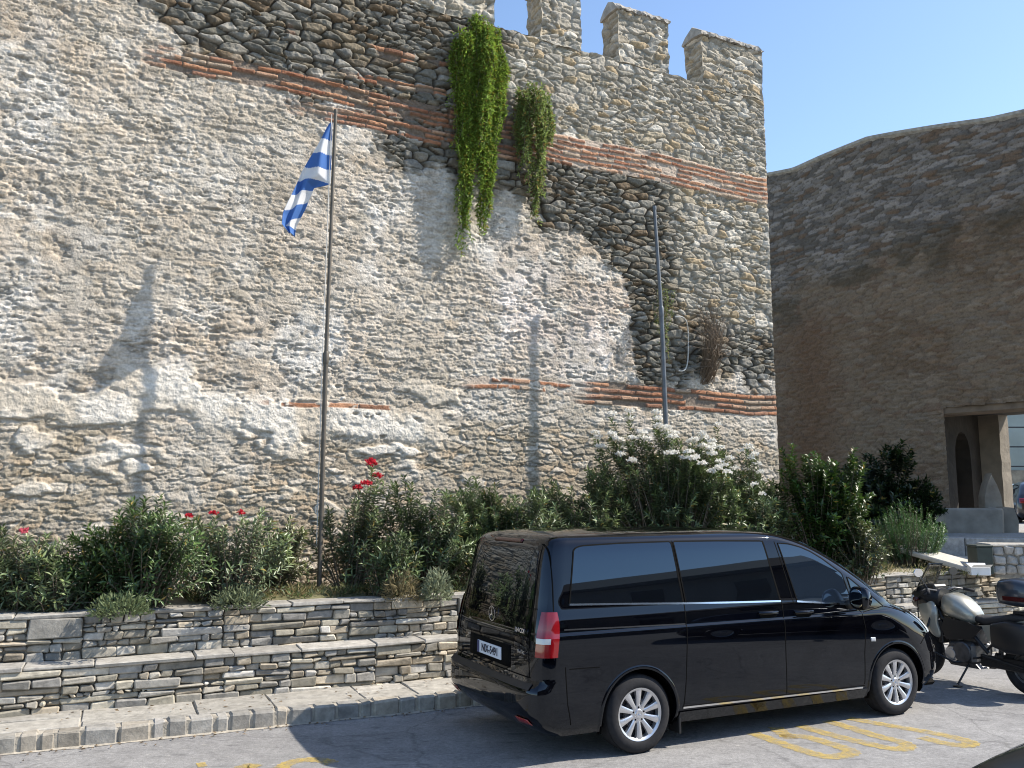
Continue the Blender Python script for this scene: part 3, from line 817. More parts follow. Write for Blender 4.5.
# ================================================================== PLANTS
def leaves_mesh(name, P, D, N, L, W, C, fold=.25):
    """one folded diamond per leaf: P base, D direction, N upper side"""
    n = len(P)
    D = D / np.linalg.norm(D, axis=1, keepdims=True)
    Sd = np.cross(D, N); Sd /= np.linalg.norm(Sd, axis=1, keepdims=True) + 1e-9
    Nn = np.cross(Sd, D)
    L = np.asarray(L)[:, None]; W = np.asarray(W)[:, None]
    mid = P + D * L * .45
    a = mid + Sd * W * .5 + Nn * W * fold; b = mid - Sd * W * .5 + Nn * W * fold
    tip = P + D * L - Nn * L * .10
    V = np.stack([P, a, tip, b], 1).reshape(-1, 3)
    i = np.arange(n) * 4
    F = np.concatenate([np.stack([i, i + 1, i + 2], 1), np.stack([i, i + 2, i + 3], 1)])
    return mesh_np(name, V, F, np.repeat(C, 4, axis=0))

def rand_dirs(n, rng):
    v = rng.normal(size=(n, 3)); return v / np.linalg.norm(v, axis=1, keepdims=True)

def shrub(name, base, rx, ry, h, label, cat='shrub', nshoot=110, leaf=(.105, .023), whorl=12, cols=((.050, .085, .028), (.085, .115, .045)), group=None, seed=1, low=.06, ang=0.0, sag=.22, density=3, lobes=6, matname='leaf', flowers=None, stemr=.010):
    """shoots rise from the root and end on an uneven outline; leaves sit in whorls along their outer part"""
    rng = np.random.default_rng(seed)
    root = empty(name, base, ang)
    tag(root, label, cat, group)
    # uneven outline: several lobes
    lob = [(rng.uniform(-.75, .75), rng.uniform(-.6, .6), rng.uniform(.55, 1.0)) for _ in range(lobes)]
    tips = []
    nshoot = int(nshoot * 1.45)
    while len(tips) < nshoot:
        lx, ly, lh = lob[rng.integers(lobes)]
        v = rand_dirs(1, rng)[0]; v[2] = abs(v[2])
        rr = rng.uniform(.6, 1.0) ** .5
        p = np.array([(lx * .62 + v[0] * .42 * rr) * rx, (ly * .62 + v[1] * .42 * rr) * ry, (low + (lh - low) * (.35 + .65 * v[2] * rr)) * h * rng.uniform(.90, 1.03)])
        if rng.random() < .18: p[2] *= rng.uniform(.3, .7)
        tips.append(p)
    P = []; D = []; N = []; L = []; Wd = []; C = []
    stems = MB(); c0 = np.array(cols[0]); c1 = np.array(cols[1])
    flower_pts = []
    for k, tp in enumerate(tips):
        r0 = np.array([tp[0] * .22 + rng.normal() * .06 * rx, tp[1] * .22 + rng.normal() * .06 * ry, -.05])
        midp = r0 * .45 + tp * .55 + np.array([0, 0, .12 * h]) + rng.normal(size=3) * .04
        ts = np.linspace(0, 1, 7)
        path = (1 - ts)[:, None] ** 2 * r0 + 2 * ((1 - ts) * ts)[:, None] * midp + (ts ** 2)[:, None] * tp
        if k % 2 == 0: stems.tube([tuple(q) for q in path[::2]], [stemr, stemr * .75, stemr * .5, stemr * .3], 5, caps=False)
        flower_pts.append(tp)
        shade = rng.uniform(.7, 1.25)
        length = np.linalg.norm(tp - r0); nw = max(5, int(whorl * min(1.0, length / 1.0)))
        us = np.linspace(max(.25, 1 - .55 / max(length, .3)), 1.0, nw)
        for u in us:
            q = (1 - u) ** 2 * r0 + 2 * (1 - u) * u * midp + u * u * tp
            t_ = 2 * (1 - u) * (midp - r0) + 2 * u * (tp - midp); t_ /= np.linalg.norm(t_) + 1e-9
            a0 = rng.uniform(0, 6.28); s1 = np.cross(t_, [.3, .1, 1.0]); s1 /= np.linalg.norm(s1) + 1e-9; s2 = np.cross(t_, s1)
            for j in range(density):
                a = a0 + 6.283 * j / density + rng.normal() * .25
                out = s1 * math.cos(a) + s2 * math.sin(a)
                lift = .15 + .85 * (u - us[0]) / (1 - us[0] + 1e-6) + rng.normal() * .2
                d = out + t_ * lift; d[2] -= sag * rng.random()
                P.append(q); D.append(d); N.append(t_ * 1.0 + np.array([0, 0, .25]) - out * .2 + rng.normal(size=3) * .15)
                L.append(leaf[0] * rng.uniform(.65, 1.15)); Wd.append(leaf[1] * rng.uniform(.8, 1.25))
                yel = rng.random()
                cc = (c0 + (c1 - c0) * rng.random()) * shade
                if yel > .975: cc = np.array([.28, .22, .06])
                elif u > .93: cc = cc * np.array([1.25, 1.3, 1.0])
                C.append(cc)
    fo = link('foliage', leaves_mesh('foliage', np.array(P), np.array(D), np.array(N), L, Wd, np.array(C)), M[matname], root)
    stems.build('stems', M['bark'], root)
    if flowers:
        col, pts, size = flowers
        tp_ = np.array(flower_pts); used_ = set()
        for (fx, fy, fz) in pts:
            dd = np.hypot(tp_[:, 0] - fx, (tp_[:, 1] - fy) * .6) + np.abs(tp_[:, 2] - fz) * 1.2
            if len(pts) > 8: dd = np.abs(tp_[:, 0] - fx) - 1.1 * (tp_[:, 2] - .9 * tp_[:, 1]) + rng.uniform(0, .9, len(tp_))
            for q_ in np.argsort(dd):
                if q_ not in used_: break
            used_.add(q_); fx, fy, fz = tp_[q_] + np.array([0, -.08, .07])
            n = 70 if size > .07 else 30
            dirs = rand_dirs(n, rng); dirs[:, 2] = np.abs(dirs[:, 2]) * .8 + .1
            pos = dirs * size * rng.uniform(.4, 1.0, (n, 1)) * np.array([1, 1, .7])
            cc = np.array(col)[None, :] * rng.uniform(.8, 1.15, (n, 1))
            f_ = link('flower_cluster', leaves_mesh('flower_cluster', pos - dirs * .01, dirs + rng.normal(size=(n, 3)) * .7, dirs, rng.uniform(.03, .05, n), rng.uniform(.024, .036, n), cc, .1), M['petal'], root)
            f_.location = (fx, fy, fz)
    return root

G_OL = 'oleanders in the bed below the fortress wall'
OL = ((.060, .095, .038), (.15, .185, .095)); OLG = ((.09, .13, .065), (.19, .225, .125)); OLD = ((.045, .085, .026), (.105, .15, .055))
RED = (.55, .03, .05); WHT = (.82, .80, .74); PNK = (.62, .12, .16)
shrub('oleander', (-6.6, 9.4, 1.0), 1.1, .7, 1.35, 'oleander partly out of frame, leftmost of the shrubs', group=G_OL, seed=10, nshoot=110, cols=OL)
shrub('oleander', (-5.30, 9.55, 1.0), .95, .6, 1.15, 'oleander with one pink bloom cut by the left edge of the view', group=G_OL, seed=11, nshoot=120, cols=OLG, flowers=(PNK, [(-.10, -.5, .60), (.25, -.35, .78)], .05))
shrub('oleander', (-4.15, 9.85, 1.0), 1.25, .7, 1.34, 'dense dark green oleander below the flag shadow, without flowers', group=G_OL, seed=12, nshoot=230, cols=OLD)
shrub('oleander', (-3.30, 10.3, 1.0), .95, .55, 1.22, 'loose oleander with a few faded red flowers, left of the flagpole', group=G_OL, seed=13, nshoot=95, cols=OLG, flowers=(RED, [(-.52, -.1, 1.18), (-.10, -.2, 1.15), (.2, -.2, 1.02)], .045))
shrub('oleander', (-3.0, 11.1, 1.0), .70, .35, 1.18, 'thin grey green oleander with yellowing leaves just left of the flagpole', group=G_OL, seed=14, nshoot=75, cols=((.09, .115, .06), (.17, .17, .085)))
shrub('oleander', (-2.10, 11.5, 1.0), .72, .45, 1.85, 'tall narrow oleander with bright red flowers right of the flagpole', group=G_OL, seed=15, nshoot=95, cols=OLG, flowers=(RED, [(-.13, -.2, 1.72), (.0, -.25, 1.70), (.14, -.25, 1.66), (-.2, -.3, 1.58), (.18, -.2, 1.55)], .075))
shrub('oleander', (-1.15, 11.55, 1.0), 1.0, .6, 1.62, 'rounded oleander without flowers left of the van roof', group=G_OL, seed=16, nshoot=230, cols=OL)
shrub('oleander', (-.10, 12.0, 1.0), 1.12, .65, 1.72, 'broad flowerless oleander behind the rear of the van', group=G_OL, seed=17, nshoot=270, cols=OL)
shrub('oleander', (.95, 12.6, 1.0), 1.05, .7, 1.85, 'low oleander filling the gap beside the white flowering one', group=G_OL, seed=18, nshoot=260, cols=OLG)
shrub('oleander', (-4.85, 9.45, 1.0), .55, .4, .78, 'low young oleander between the pink flowered one and the dense dark one', group=G_OL, seed=23, nshoot=70, cols=OLG)
shrub('oleander', (-1.55, 11.0, 1.0), .60, .45, .95, 'low oleander in front of the red flowered one, just right of the flagpole', group=G_OL, seed=24, nshoot=80, cols=OL)
_r = random.Random(5)
wf = [(_r.uniform(-1.15, 1.15), _r.uniform(-.75, -.1), _r.uniform(2.1, 2.8)) for _ in range(42)] + [(_r.uniform(-1.2, 1.2), _r.uniform(-.95, -.75), _r.uniform(.8, 1.7)) for _ in range(12)]
shrub('oleander', (2.35, 13.1, 1.0), 1.7, .9, 2.85, 'large oleander covered in white flowers at the foot of the bare steel pole', group=G_OL, seed=19, nshoot=520, cols=OL, lobes=9, flowers=(WHT, wf, .075))
wf2 = [(_r.uniform(-.8, .6), _r.uniform(-.7, -.1), _r.uniform(1.7, 2.7)) for _ in range(14)]
shrub('oleander', (3.75, 13.8, 1.0), 1.2, .85, 2.75, 'tall oleander with scattered white flowers below the wall corner', group=G_OL, seed=20, nshoot=380, cols=OL, lobes=8, flowers=(WHT, wf2, .07))
shrub('laurel_bush', (4.85, 14.0, 1.0), 1.0, .8, 2.2, 'big bright green bush at the right end of the shrub row, by the wall corner', seed=21, nshoot=300, leaf=(.10, .034), cols=((.022, .052, .010), (.062, .108, .024)), lobes=8)
shrub('laurel_bush', (5.35, 13.6, 1.0), .6, .6, 1.2, 'small grey leaved bush on the low wall above the van bonnet', seed=26, nshoot=120, leaf=(.08, .03), cols=((.05, .075, .03), (.11, .12, .06)))
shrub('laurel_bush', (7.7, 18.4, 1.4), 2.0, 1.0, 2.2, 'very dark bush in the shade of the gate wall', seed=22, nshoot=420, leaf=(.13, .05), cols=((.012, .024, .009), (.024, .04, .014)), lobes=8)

# rosemary: upright needle shoots
def rosemary(base, rx, h, label):
    rng = np.random.default_rng(31); root = empty('rosemary_bush', base); tag(root, label, 'shrub')
    P = []; D = []; N = []; L = []; W_ = []; C = []; st_ = MB()
    for k in range(330):
        a = rng.uniform(0, 6.283); r = rng.uniform(0, 1) ** .5
        top_ = np.array([math.cos(a) * r * rx * 1.05, math.sin(a) * r * rx * .9, h * (1.0 - .42 * r ** 2) * rng.uniform(.68, 1.15)])
        r0 = np.array([top_[0] * .45, top_[1] * .45, .0])
        if k % 4 == 0: st_.tube([tuple(r0), tuple(r0 * .4 + top_ * .6 + np.array([0, 0, -.02])), tuple(top_)], [.008, .005, .002], 4, caps=False)
        for u in np.linspace(.25, 1, 46):
            q = r0 * (1 - u) + top_ * u; t_ = (top_ - r0) / np.linalg.norm(top_ - r0)
            o_ = rand_dirs(1, rng)[0]; d = o_ * .8 + t_ * .75
            P.append(q); D.append(d); N.append(t_ + o_ * .1); L.append(.05 * rng.uniform(.7, 1.2)); W_.append(.010)
            C.append(np.array([.06, .125, .032]) * rng.uniform(.6, 1.5) * (1.35 if u > .85 else 1))
    link('foliage', leaves_mesh('foliage', np.array(P), np.array(D), np.array(N), L, W_, np.array(C)), M['leaf'], root)
    st_.build('stems', M['bark'], root)
rosemary((7.05, 15.7, 1.02), .64, 1.10, 'round rosemary bush with upright shoots in front of the gateway')

# ground weeds along the front of the bed: one mass
rng = np.random.default_rng(40); P = []; D = []; N = []; L = []; W_ = []; C = []
def tuft(x, y, z, n, ln, w, cc, spread=.10, up=1.0):
    a = rng.uniform(0, 6.283, n); r = rng.uniform(0, 1, n) ** .5 * spread
    d = np.stack([np.cos(a) * rng.uniform(.2, 1, n), np.sin(a) * rng.uniform(.2, 1, n), up * rng.uniform(.3, 1.1, n)], 1)
    p = np.stack([x + np.cos(a) * r, y + np.sin(a) * r, z + rng.uniform(0, .06, n)], 1)
    P.append(p); D.append(d); N.append(np.tile([0, 0, 1.0], (n, 1)) + rng.normal(size=(n, 3)) * .3)
    L.append(ln * rng.uniform(.5, 1.2, n)); W_.append(w * rng.uniform(.7, 1.3, n)); C.append(np.array(cc)[None] * rng.uniform(.65, 1.35, (n, 1)))
for k in range(520):
    a = rng.uniform(-7, 12.5); b = 1.62 + abs(rng.normal()) * .55
    x, y, _ = kpt(a, b); z = float(terrain_h(np.array([x]), np.array([y]))[0]) - .02
    t_ = rng.random()
    if t_ < .35: tuft(x, y, z, 26, .12, .014, (.16, .17, .07), .12)
    elif t_ < .6: tuft(x, y, z, 34, .07, .030, (.11, .15, .06), .16, .7)
    elif t_ < .8: tuft(x, y, z, 22, .14, .010, (.30, .25, .13), .10)
    else: tuft(x, y, z, 30, .09, .022, (.17, .20, .11), .16, 1.1)
for k in range(170):
    x = rng.uniform(5.2, 7.6); y = rng.uniform(14.2, 16.8); z = float(terrain_h(np.array([x]), np.array([y]))[0]) - .02
    tuft(x, y, z, 16, .10, .010, (.24, .22, .11) if rng.random() < .6 else (.14, .18, .06), .14)
for k in range(60):
    x = rng.uniform(5.3, 7.4); y = rng.uniform(17.3, 18.4); z = float(terrain_h(np.array([x]), np.array([y]))[0]) - .02
    tuft(x, y, z, 16, .10, .012, (.20, .22, .09), .14)
o = link('ground_weeds', leaves_mesh('ground_weeds', np.concatenate(P), np.concatenate(D), np.concatenate(N), np.concatenate(L), np.concatenate(W_), np.concatenate(C)), M['soft_leaf'])
tag(o, 'dry grass and low weeds along the front of the planted bed', 'weeds', kind='stuff')

# dry leaves blown along the kerb and onto the flagstones: one mass
rng = np.random.default_rng(77); n_ = 420
a_ = rng.uniform(-3, 11, n_); b_ = np.where(rng.random(n_) < .6, -.03 - np.abs(rng.normal(size=n_)) * .10, rng.uniform(.2, .85, n_)); zz_ = np.where(b_ > .1, .163, .012)
pp = np.stack([K0[0] + KA[0] * a_ + KB[0] * b_, K0[1] + KA[1] * a_ + KB[1] * b_, zz_], 1); th = rng.uniform(0, 6.283, n_)
o = link('leaf_litter', leaves_mesh('leaf_litter', pp, np.stack([np.cos(th), np.sin(th), rng.uniform(-.05, .25, n_)], 1), np.tile([0, 0, 1.0], (n_, 1)) + rng.normal(size=(n_, 3)) * .25, rng.uniform(.025, .06, n_), rng.uniform(.012, .024, n_), np.array([.19, .13, .07])[None] * rng.uniform(.5, 1.5, (n_, 1))), M['soft_leaf'])
tag(o, 'dry fallen leaves scattered along the kerb and flagstones', 'leaves', kind='stuff')
# small weed mounds by the flagpole
def mound(x, y, r, h, cc, label, seed, ln=.07, n=900, w=.02, name='weed_clump'):
    rg = np.random.default_rng(seed); z = float(terrain_h(np.array([x]), np.array([y]))[0])
    v = rand_dirs(n, rg); v[:, 2] = np.abs(v[:, 2]); p = v * np.array([r, r, h]) * rg.uniform(.45, 1, (n, 1))
    d = v + rg.normal(size=(n, 3)) * .5 + np.array([0, 0, .4])
    root = link(name, leaves_mesh(name, p, d, v + rg.normal(size=(n, 3)) * .3, ln * rg.uniform(.6, 1.2, n), w * rg.uniform(.7, 1.3, n), np.array(cc)[None] * rg.uniform(.6, 1.4, (n, 1))), M['soft_leaf'])
    root.location = (x, y, z); tag(root, label, 'weeds')
mound(-1.33, 10.75, .22, .34, (.26, .22, .12), 'dried straw coloured weed mound left of the van', 51, .10, 800, .012)
mound(-.92, 10.80, .20, .36, (.24, .27, .17), 'pale silvery green weed clump beside the straw coloured mound', 52)
mound(-3.05, 9.95, .30, .22, (.17, .20, .11), 'low pale green weed patch on the wall edge left of the flagpole', 53)
mound(-4.05, 9.25, .30, .22, (.15, .19, .09), 'low weed patch below the dense dark oleander', 54)

# plants hanging from the wall
def hanging(name, s0, s1, z_top, z_bot, label, cc, seed, n_str, taper=.6, lean=.05, leaf=(.045, .02), cat='creeper'):
    rg = np.random.default_rng(seed); root = empty(name, (0, 0, 0)); root.matrix_world = WALLM @ Matrix.Translation(((s0 + s1) / 2, 0, z_top))
    tag(root, label, cat)
    P = []; D = []; N = []; L = []; W_ = []; C = []; st_ = MB(); mid = (s0 + s1) / 2
    for k in range(n_str):
        u = rg.uniform(-1, 1); w = (s1 - s0) / 2
        side = abs(u)
        x0 = u * w * .75; ln = (z_top - z_bot) * (1 - taper * side ** 1.3) * rg.uniform(.35, 1.0) * (.72 + .28 * math.sin(u * 5.5 + seed))
        st0 = (rg.uniform(0, .3) ** 1.5 + .10 * side ** 2 + .03 * math.sin(u * 9)) * (z_top - z_bot)
        depth = .05 + .34 * (1 - side ** 2) * rg.uniform(.1, 1) * (.75 + .35 * math.sin(u * 8 + 1))
        x1 = x0 * rg.uniform(.2, .9) - lean + rg.normal() * .05
        zs = np.arange(st0, max(ln, st0 + .3), .035); pts = []
        ph = rg.uniform(0, 6)
        for zz in zs:
            v = zz / (z_top - z_bot)
            x = x0 + (x1 - x0) * v + .05 * math.sin(zz * 4.5 + ph) + .02 * math.sin(zz * 13 + ph); y = -depth * (1 - .45 * v) * min(1, .4 + v * 5) - .06
            pts.append((x, y, -zz))
            for j in range(3):
                o_ = rand_dirs(1, rg)[0]; o_[1] -= .5
                P.append((x, y, -zz)); D.append(o_ + np.array([0, 0, -.25])); N.append(np.array([.3, -.6, .8]) + rg.normal(size=3) * .4)
                L.append(leaf[0] * rg.uniform(.4, 1.5)); W_.append(leaf[1] * rg.uniform(.6, 1.4))
                g_ = rg.uniform(.5, 1.6); C.append(np.array(cc) * g_ * ((1.0, 1.0, 1.0) if rg.random() < .88 else (1.3, .75, .8)))
        if k % 3 == 0 and len(pts) > 3: st_.tube(pts[::3], .005, 4, caps=False)
    link('foliage', leaves_mesh('foliage', np.array(P), np.array(D), np.array(N), L, W_, np.array(C)), M['soft_leaf'], root)
    st_.build('stems', M['bark'], root)
hanging('hanging_creeper', 3.72, 4.98, 9.86, 4.95, 'long bright green creeper hanging from the battlements', (.19, .28, .045), 61, 430, .5, lean=.22, leaf=(.065, .024))
hanging('hanging_creeper', 4.86, 5.78, 9.02, 6.2, 'shorter pale green creeper hanging right of the long one', (.20, .26, .075), 62, 120, .5, lean=.08, leaf=(.06, .022))
hanging('wall_weed', 7.62, 7.95, 5.9, 4.35, 'thin green weed growing up the wall behind the bare steel pole', (.16, .20, .07), 63, 26, .5, leaf=(.04, .014), cat='weed')
# dead brush: a fan of bare twigs
rg = np.random.default_rng(64); db = MB()
for k in range(150):
    u = rg.normal() * .17; l_ = rg.uniform(.4, 1.5)
    x0, z0_ = rg.normal() * .07, rg.uniform(-.2, .2)
    p1 = (x0 + u * .5, -.12 - rg.uniform(0, .25), z0_ + l_ * .5); p2 = (x0 + u * 1.6 + rg.normal() * .07, -.06 - rg.uniform(0, .30), z0_ + l_ * rg.uniform(.75, 1.0) - abs(u))
    db.tube([(x0, .0, z0_), p1, p2], [.007, .005, .003], 4, caps=False)
M['twig'] = mat('dead_twig', (.19, .14, .095), .95, var=.3, vscale=20)
o = db.build('dead_brush', M['twig']); o.matrix_world = WALLM @ Matrix.Translation((8.82, 0, 4.45))
tag(o, 'dry brown dead brush clinging to the wall right of the bare pole', 'dead plant')
# loop of cable on the wall
cb = MB(); pts = []
for k in range(22):
    a = k / 21; pts.append((.10 + .34 * math.sin(a * 3.0) * (1 - .25 * a), -.07 - .03 * math.sin(a * 9), .45 - .9 * a + .18 * math.sin(a * 6)))
cb.tube(pts, .011, 6); M['cable'] = mat('pale_cable', (.55, .53, .48), .6)
o = cb.build('cable_loop', M['cable']); o.matrix_world = WALLM @ Matrix.Translation((8.02, 0, 4.95))
tag(o, 'pale loop of cable hanging on the wall by the bare pole', 'cable')
# pale round stones plugged in the wall stay part of the wall

# ================================================================== POLES AND FLAG
fp = empty('flagpole', (-2.45, 11.3, 1.06)); tag(fp, 'thin weathered steel flagpole rising from the bed, carrying the flag', 'flagpole')
mb = MB(); mb.tube([(0, 0, -.1), (.0, 0, 3.05)], [.031, .030], 14); mb.build('lower_pole', M['pole_grey'], fp, True, 40)
mb = MB(); mb.tube([(.0, 0, 3.03), (.035, 0, 6.42)], [.026, .023], 14); mb.build('upper_pole', M['pole_grey'], fp, True, 40)
mb = MB(); mb.lathe([(.0, 3.10), (.032, 3.10), (.040, 3.07), (.040, 2.96), (.032, 2.93)], 14, 'Z'); mb.build('collar', M['pole_grey'], fp, True, 40)
mb = MB(); mb.lathe([(.0, 6.47), (.024, 6.46), (.029, 6.43), (.023, 6.40)], 14, 'Z', (.035, 0, 0)); mb.build('cap', M['pole_grey'], fp, True, 40)
mb = MB(); mb.lathe([(.0, .03), (.09, .03), (.11, .0), (.11, -.1)], 16, 'Z'); mb.build('base_plate', M['pole_grey'], fp, True, 40)
mb = MB(); mb.tube([(-.045, -.02, .6), (-.04, -.03, 3.0), (-.012, -.03, 6.38)], .006, 5); mb.tube([(-.02, 0, .95), (-.07, -.03, 1.0), (-.07, -.03, 1.08), (-.02, 0, 1.12)], .008, 5)
mb.build('halyard', M['cable'], fp)

# the flag: cloth drooping from the hoist, folded on itself
def flag():
    nu, nv = 44, 150
    vs = []; mi = []
    hz = 7.33; L_ = 1.72
    # outline in (dx, dz) from the hoist top: left (front) edge and right edge, down the drop
    wl = np.linspace(0, 1, nv)
    left = np.interp(wl, [0, .1, .25, .45, .65, .85, .95, 1], [-.02, -.10, -.22, -.36, -.47, -.55, -.56, -.50])
    leftz = np.interp(wl, [0, 1], [0, -1.60])
    right = np.interp(wl, [0, .40, .44, .5, .6, .75, .9, 1], [-.0, -.0, -.06, -.22, -.25, -.33, -.44, -.46])
    rz = np.interp(wl, [0, .40, .5, .62, .8, 1], [-.02, -.88, -.94, -1.05, -1.32, -1.62])
    for j in range(nv):
        for i in range(nu):
            u = i / (nu - 1); w = wl[j]
            x = right[j] * (1 - u) + left[j] * u; z = rz[j] * (1 - u) + leftz[j] * u
            amp = .11 * min(1, u * 2.2) * (.25 + .75 * min(1, w * 2.2))
            y = .45 * amp * math.sin(u * 7.5 + w * 2.4) + .025 * math.sin(w * 11 + u * 3) * u - .26 * w * u
            x += .015 * math.sin(w * 14 + u * 5) * u
            vs.append((x, y, z))
    fs = []
    for j in range(nv - 1):
        for i in range(nu - 1):
            a = j * nu + i; fs.append((a, a + 1, a + nu + 1, a + nu))
            u = (i + .5) / nu; w = (j + .5) / nv
            t_ = (w * 10.4 if w < .42 else 4.37 + (w - .42) * 7.2) - u * 1.1 * min(1, w / .4) - .2
            k = int(math.floor(t_))
            if w < .10: c = 0
            else: c = 0 if k % 2 == 0 else 1
            if w > .93: c = 0
            mi.append(c)
    mb = MB(); mb.add(vs, fs); mb.mi = mi
    M['flag_blue'] = mat_cloth('flag_blue', (.09, .21, .52)); M['flag_white'] = mat_cloth('flag_white', (.80, .80, .80))
    o = mb.build('flag', [M['flag_blue'], M['flag_white']], None, True)
    sol = o.modifiers.new('cloth', 'SOLIDIFY'); sol.thickness = .004; sol.offset = 0
    o.location = (-2.45 + .0, 11.27, hz)
    tag(o, 'drooping blue and white striped flag on the thin flagpole', 'flag')
def mat_cloth(name, col):
    m, t, b = new_mat(name); b.inputs['Base Color'].default_value = (*col, 1); b.inputs['Roughness'].default_value = .8; b.inputs['Specular IOR Level'].default_value = .2
    tr = t.nodes.new('ShaderNodeBsdfTranslucent'); tr.inputs['Color'].default_value = (*col, 1)
    ms = t.nodes.new('ShaderNodeMixShader'); ms.inputs['Fac'].default_value = .35
    t.links.new(b.outputs['BSDF'], ms.inputs[1]); t.links.new(tr.outputs['BSDF'], ms.inputs[2]); t.links.new(ms.outputs['Shader'], t.nodes['Material Output'].inputs['Surface'])
    return m
flag()

bp_ = empty('steel_pole', (2.44, 13.87, 1.0)); tag(bp_, 'bare blue grey steel pole without a flag, rising from the white oleander', 'pole')
mb = MB(); mb.tube([(.06, 0, -.1), (-.01, 0, 4.3)], [.040, .038], 14); mb.build('lower_pole', M['pole_blue'], bp_, True, 40)
mb = MB(); mb.tube([(-.01, 0, 4.28), (-.085, 0, 6.02)], [.032, .030], 14); mb.build('upper_pole', M['pole_blue'], bp_, True, 40)
mb = MB(); mb.lathe([(.0, 6.06), (.035, 6.05), (.038, 6.01), (.030, 5.97)], 14, 'Z', (-.085, 0, 0)); mb.build('cap', M['pole_blue'], bp_, True, 40)
mb = MB(); mb.lathe([(.032, 4.36), (.045, 4.32), (.045, 4.22), (.039, 4.18)], 14, 'Z', (-.01, 0, 0)); mb.build('collar', M['pole_blue'], bp_, True, 40)

# plank end among the shrubs
mb = MB(); mb.box(-.22, .22, -.06, .06, .0, .05, .008, .01, rnd); mb.box(-.17, -.11, -.05, .05, -.55, .0, .006, .01, rnd); mb.box(.11, .17, -.05, .05, -.55, .0, .006, .01, rnd)
o = mb.build('wooden_bench', M['darkwood']); o.location = (-3.72, 10.55, 1.62); o.rotation_euler = (0, 0, R(18))
tag(o, 'weathered wooden board on two posts half hidden between the oleanders', 'bench')

# ================================================================== THINGS NEAR THE GATEWAY
mb = MB()
mb.box(-.62, .62, -.3, .3, 0, .62, .05, .05, rnd)
o = mb.build('stone_trough', M['pillar_stone']); o.location = (10.15, 19.55, 1.44); o.rotation_euler = (0, 0, R(-8))
mb = MB(); mb.box(-.47, .47, -.17, .17, .0, .03)
tag(o, 'long squared stone block lying at the left of the gateway', 'stone block')
mb = MB(); mb.prism([(-.17, 0), (.17, 0), (.20, .35), (.12, .64), (-.1, .66), (-.2, .3)], -.28, .28)
o = mb.build('stone_block', M['pillar_stone']); o.location = (11.05, 19.75, 1.44); o.rotation_euler = (0, 0, R(-12)); tag(o, 'narrow upright stone leaning at the end of the long block', 'stone block')
mb = MB(); rings = []
for zq, w in ((0, .20), (.25, .20), (.5, .14), (.72, .05), (.78, .02)):
    rings.append([(-w + .04 * zq, -.14, zq), (w, -.14 + .1 * zq, zq), (w, .14, zq), (-w + .04 * zq, .14, zq)])
mb.loft(rings); o = mb.build('stone_block', M['pillar_stone']); o.location = (10.95, 20.1, 2.08); tag(o, 'pointed stone standing on the long block beside the pillar', 'stone block')
mb = MB(); mb.box(-.18, .2, -.25, .25, 0, .64, .04, .05, rnd); o = mb.build('stone_block', M['pillar_stone']); o.location = (10.98, 20.12, 1.44); tag(o, 'rough stone carrying the pointed stone beside the pillar', 'stone block')

# terrace wall with its stone edge, right of the shrubs
tw = empty('terrace_wall', (5.3, 16.95, 1.0)); tag(tw, 'short terrace wall of flat stones left of the rosemary', 'wall')
inv = Matrix.Translation((-5.3, -16.95, -1.0))
x1_ = 7.7
o = stone_obj(stacked(5.2, x1_, 1.0, 1.52, 16.9, .22), 'stone_courses', M['slate'], inv, parent=tw)
mb = MB(); mb.xf = inv; mb.box(5.2, x1_, 16.96, 17.2, .9, 1.47); mb.build('mortar_core', M['core'], tw)
bx = []; x = 7.7
while x < 18:
    w = rnd.uniform(.9, 1.6); g = rnd.uniform(.3, .4); bx.append((x, x + w - .02, 16.85, 17.25, 1.0, 1.52 + rnd.uniform(-.01, .01), .015, .02, (g, g * .97, g * .9))); x += w
es = stone_obj(bx, 'stone_step', M['slate'], Matrix.Identity(4)); tag(es, 'long stone step below the gateway floor', 'step')

# low pier of rounded pale stones, box, carton, leaning slab
pr = empty('stone_pier', (8.35, 14.75, 1.02), R(-6)); tag(pr, 'low pier of rounded pale stones set in mortar', 'pier')
mb = MB(); mb.box(-.40, .42, -.22, .25, -.05, .46); mb.build('core', M['core'], pr)
bx = []
for r_ in range(3):
    x = -.42 + (.0 if r_ % 2 else -.01)
    while x < .40:
        w = rnd.uniform(.15, .24); g = rnd.uniform(.32, .44)
        bx.append((x + .008, min(x + w, .44) - .008, -.26, -.05, .155 * r_ + .008, .155 * (r_ + 1) - .008, .022, .035, (g, g * .95, g * .86))); x += w
    for y in (-.05, .12):
        g = rnd.uniform(.36, .5)
        for (xa, xb) in ((-.45, -.3), (.3, .45)):
            bx.append((xa, xb, y + .008, y + .16, .155 * r_ + .008, .155 * (r_ + 1) - .008, .03, .03, (g, g * .95, g * .86)))
bx.append((-.46, .46, -.26, .30, .455, .50, .015, .015, (.38, .355, .31)))
stone_obj(bx, 'rounded_stones', M['slate'], Matrix.Identity(4), parent=pr)
mb = MB(); mb.box(-.13, .13, -.16, .16, 0, .44, .01); mb.box(-.14, .14, -.17, .17, .44, .47, .006)
o = mb.build('meter_box', mat('dark_green_box', (.035, .045, .035), .6, var=.2)); o.location = (7.72, 14.6, 1.03); tag(o, 'dark green upright box against the left side of the stone pier', 'box')
mb = MB(); mb.box(-.20, .20, -.13, .13, 0, .17, .004)
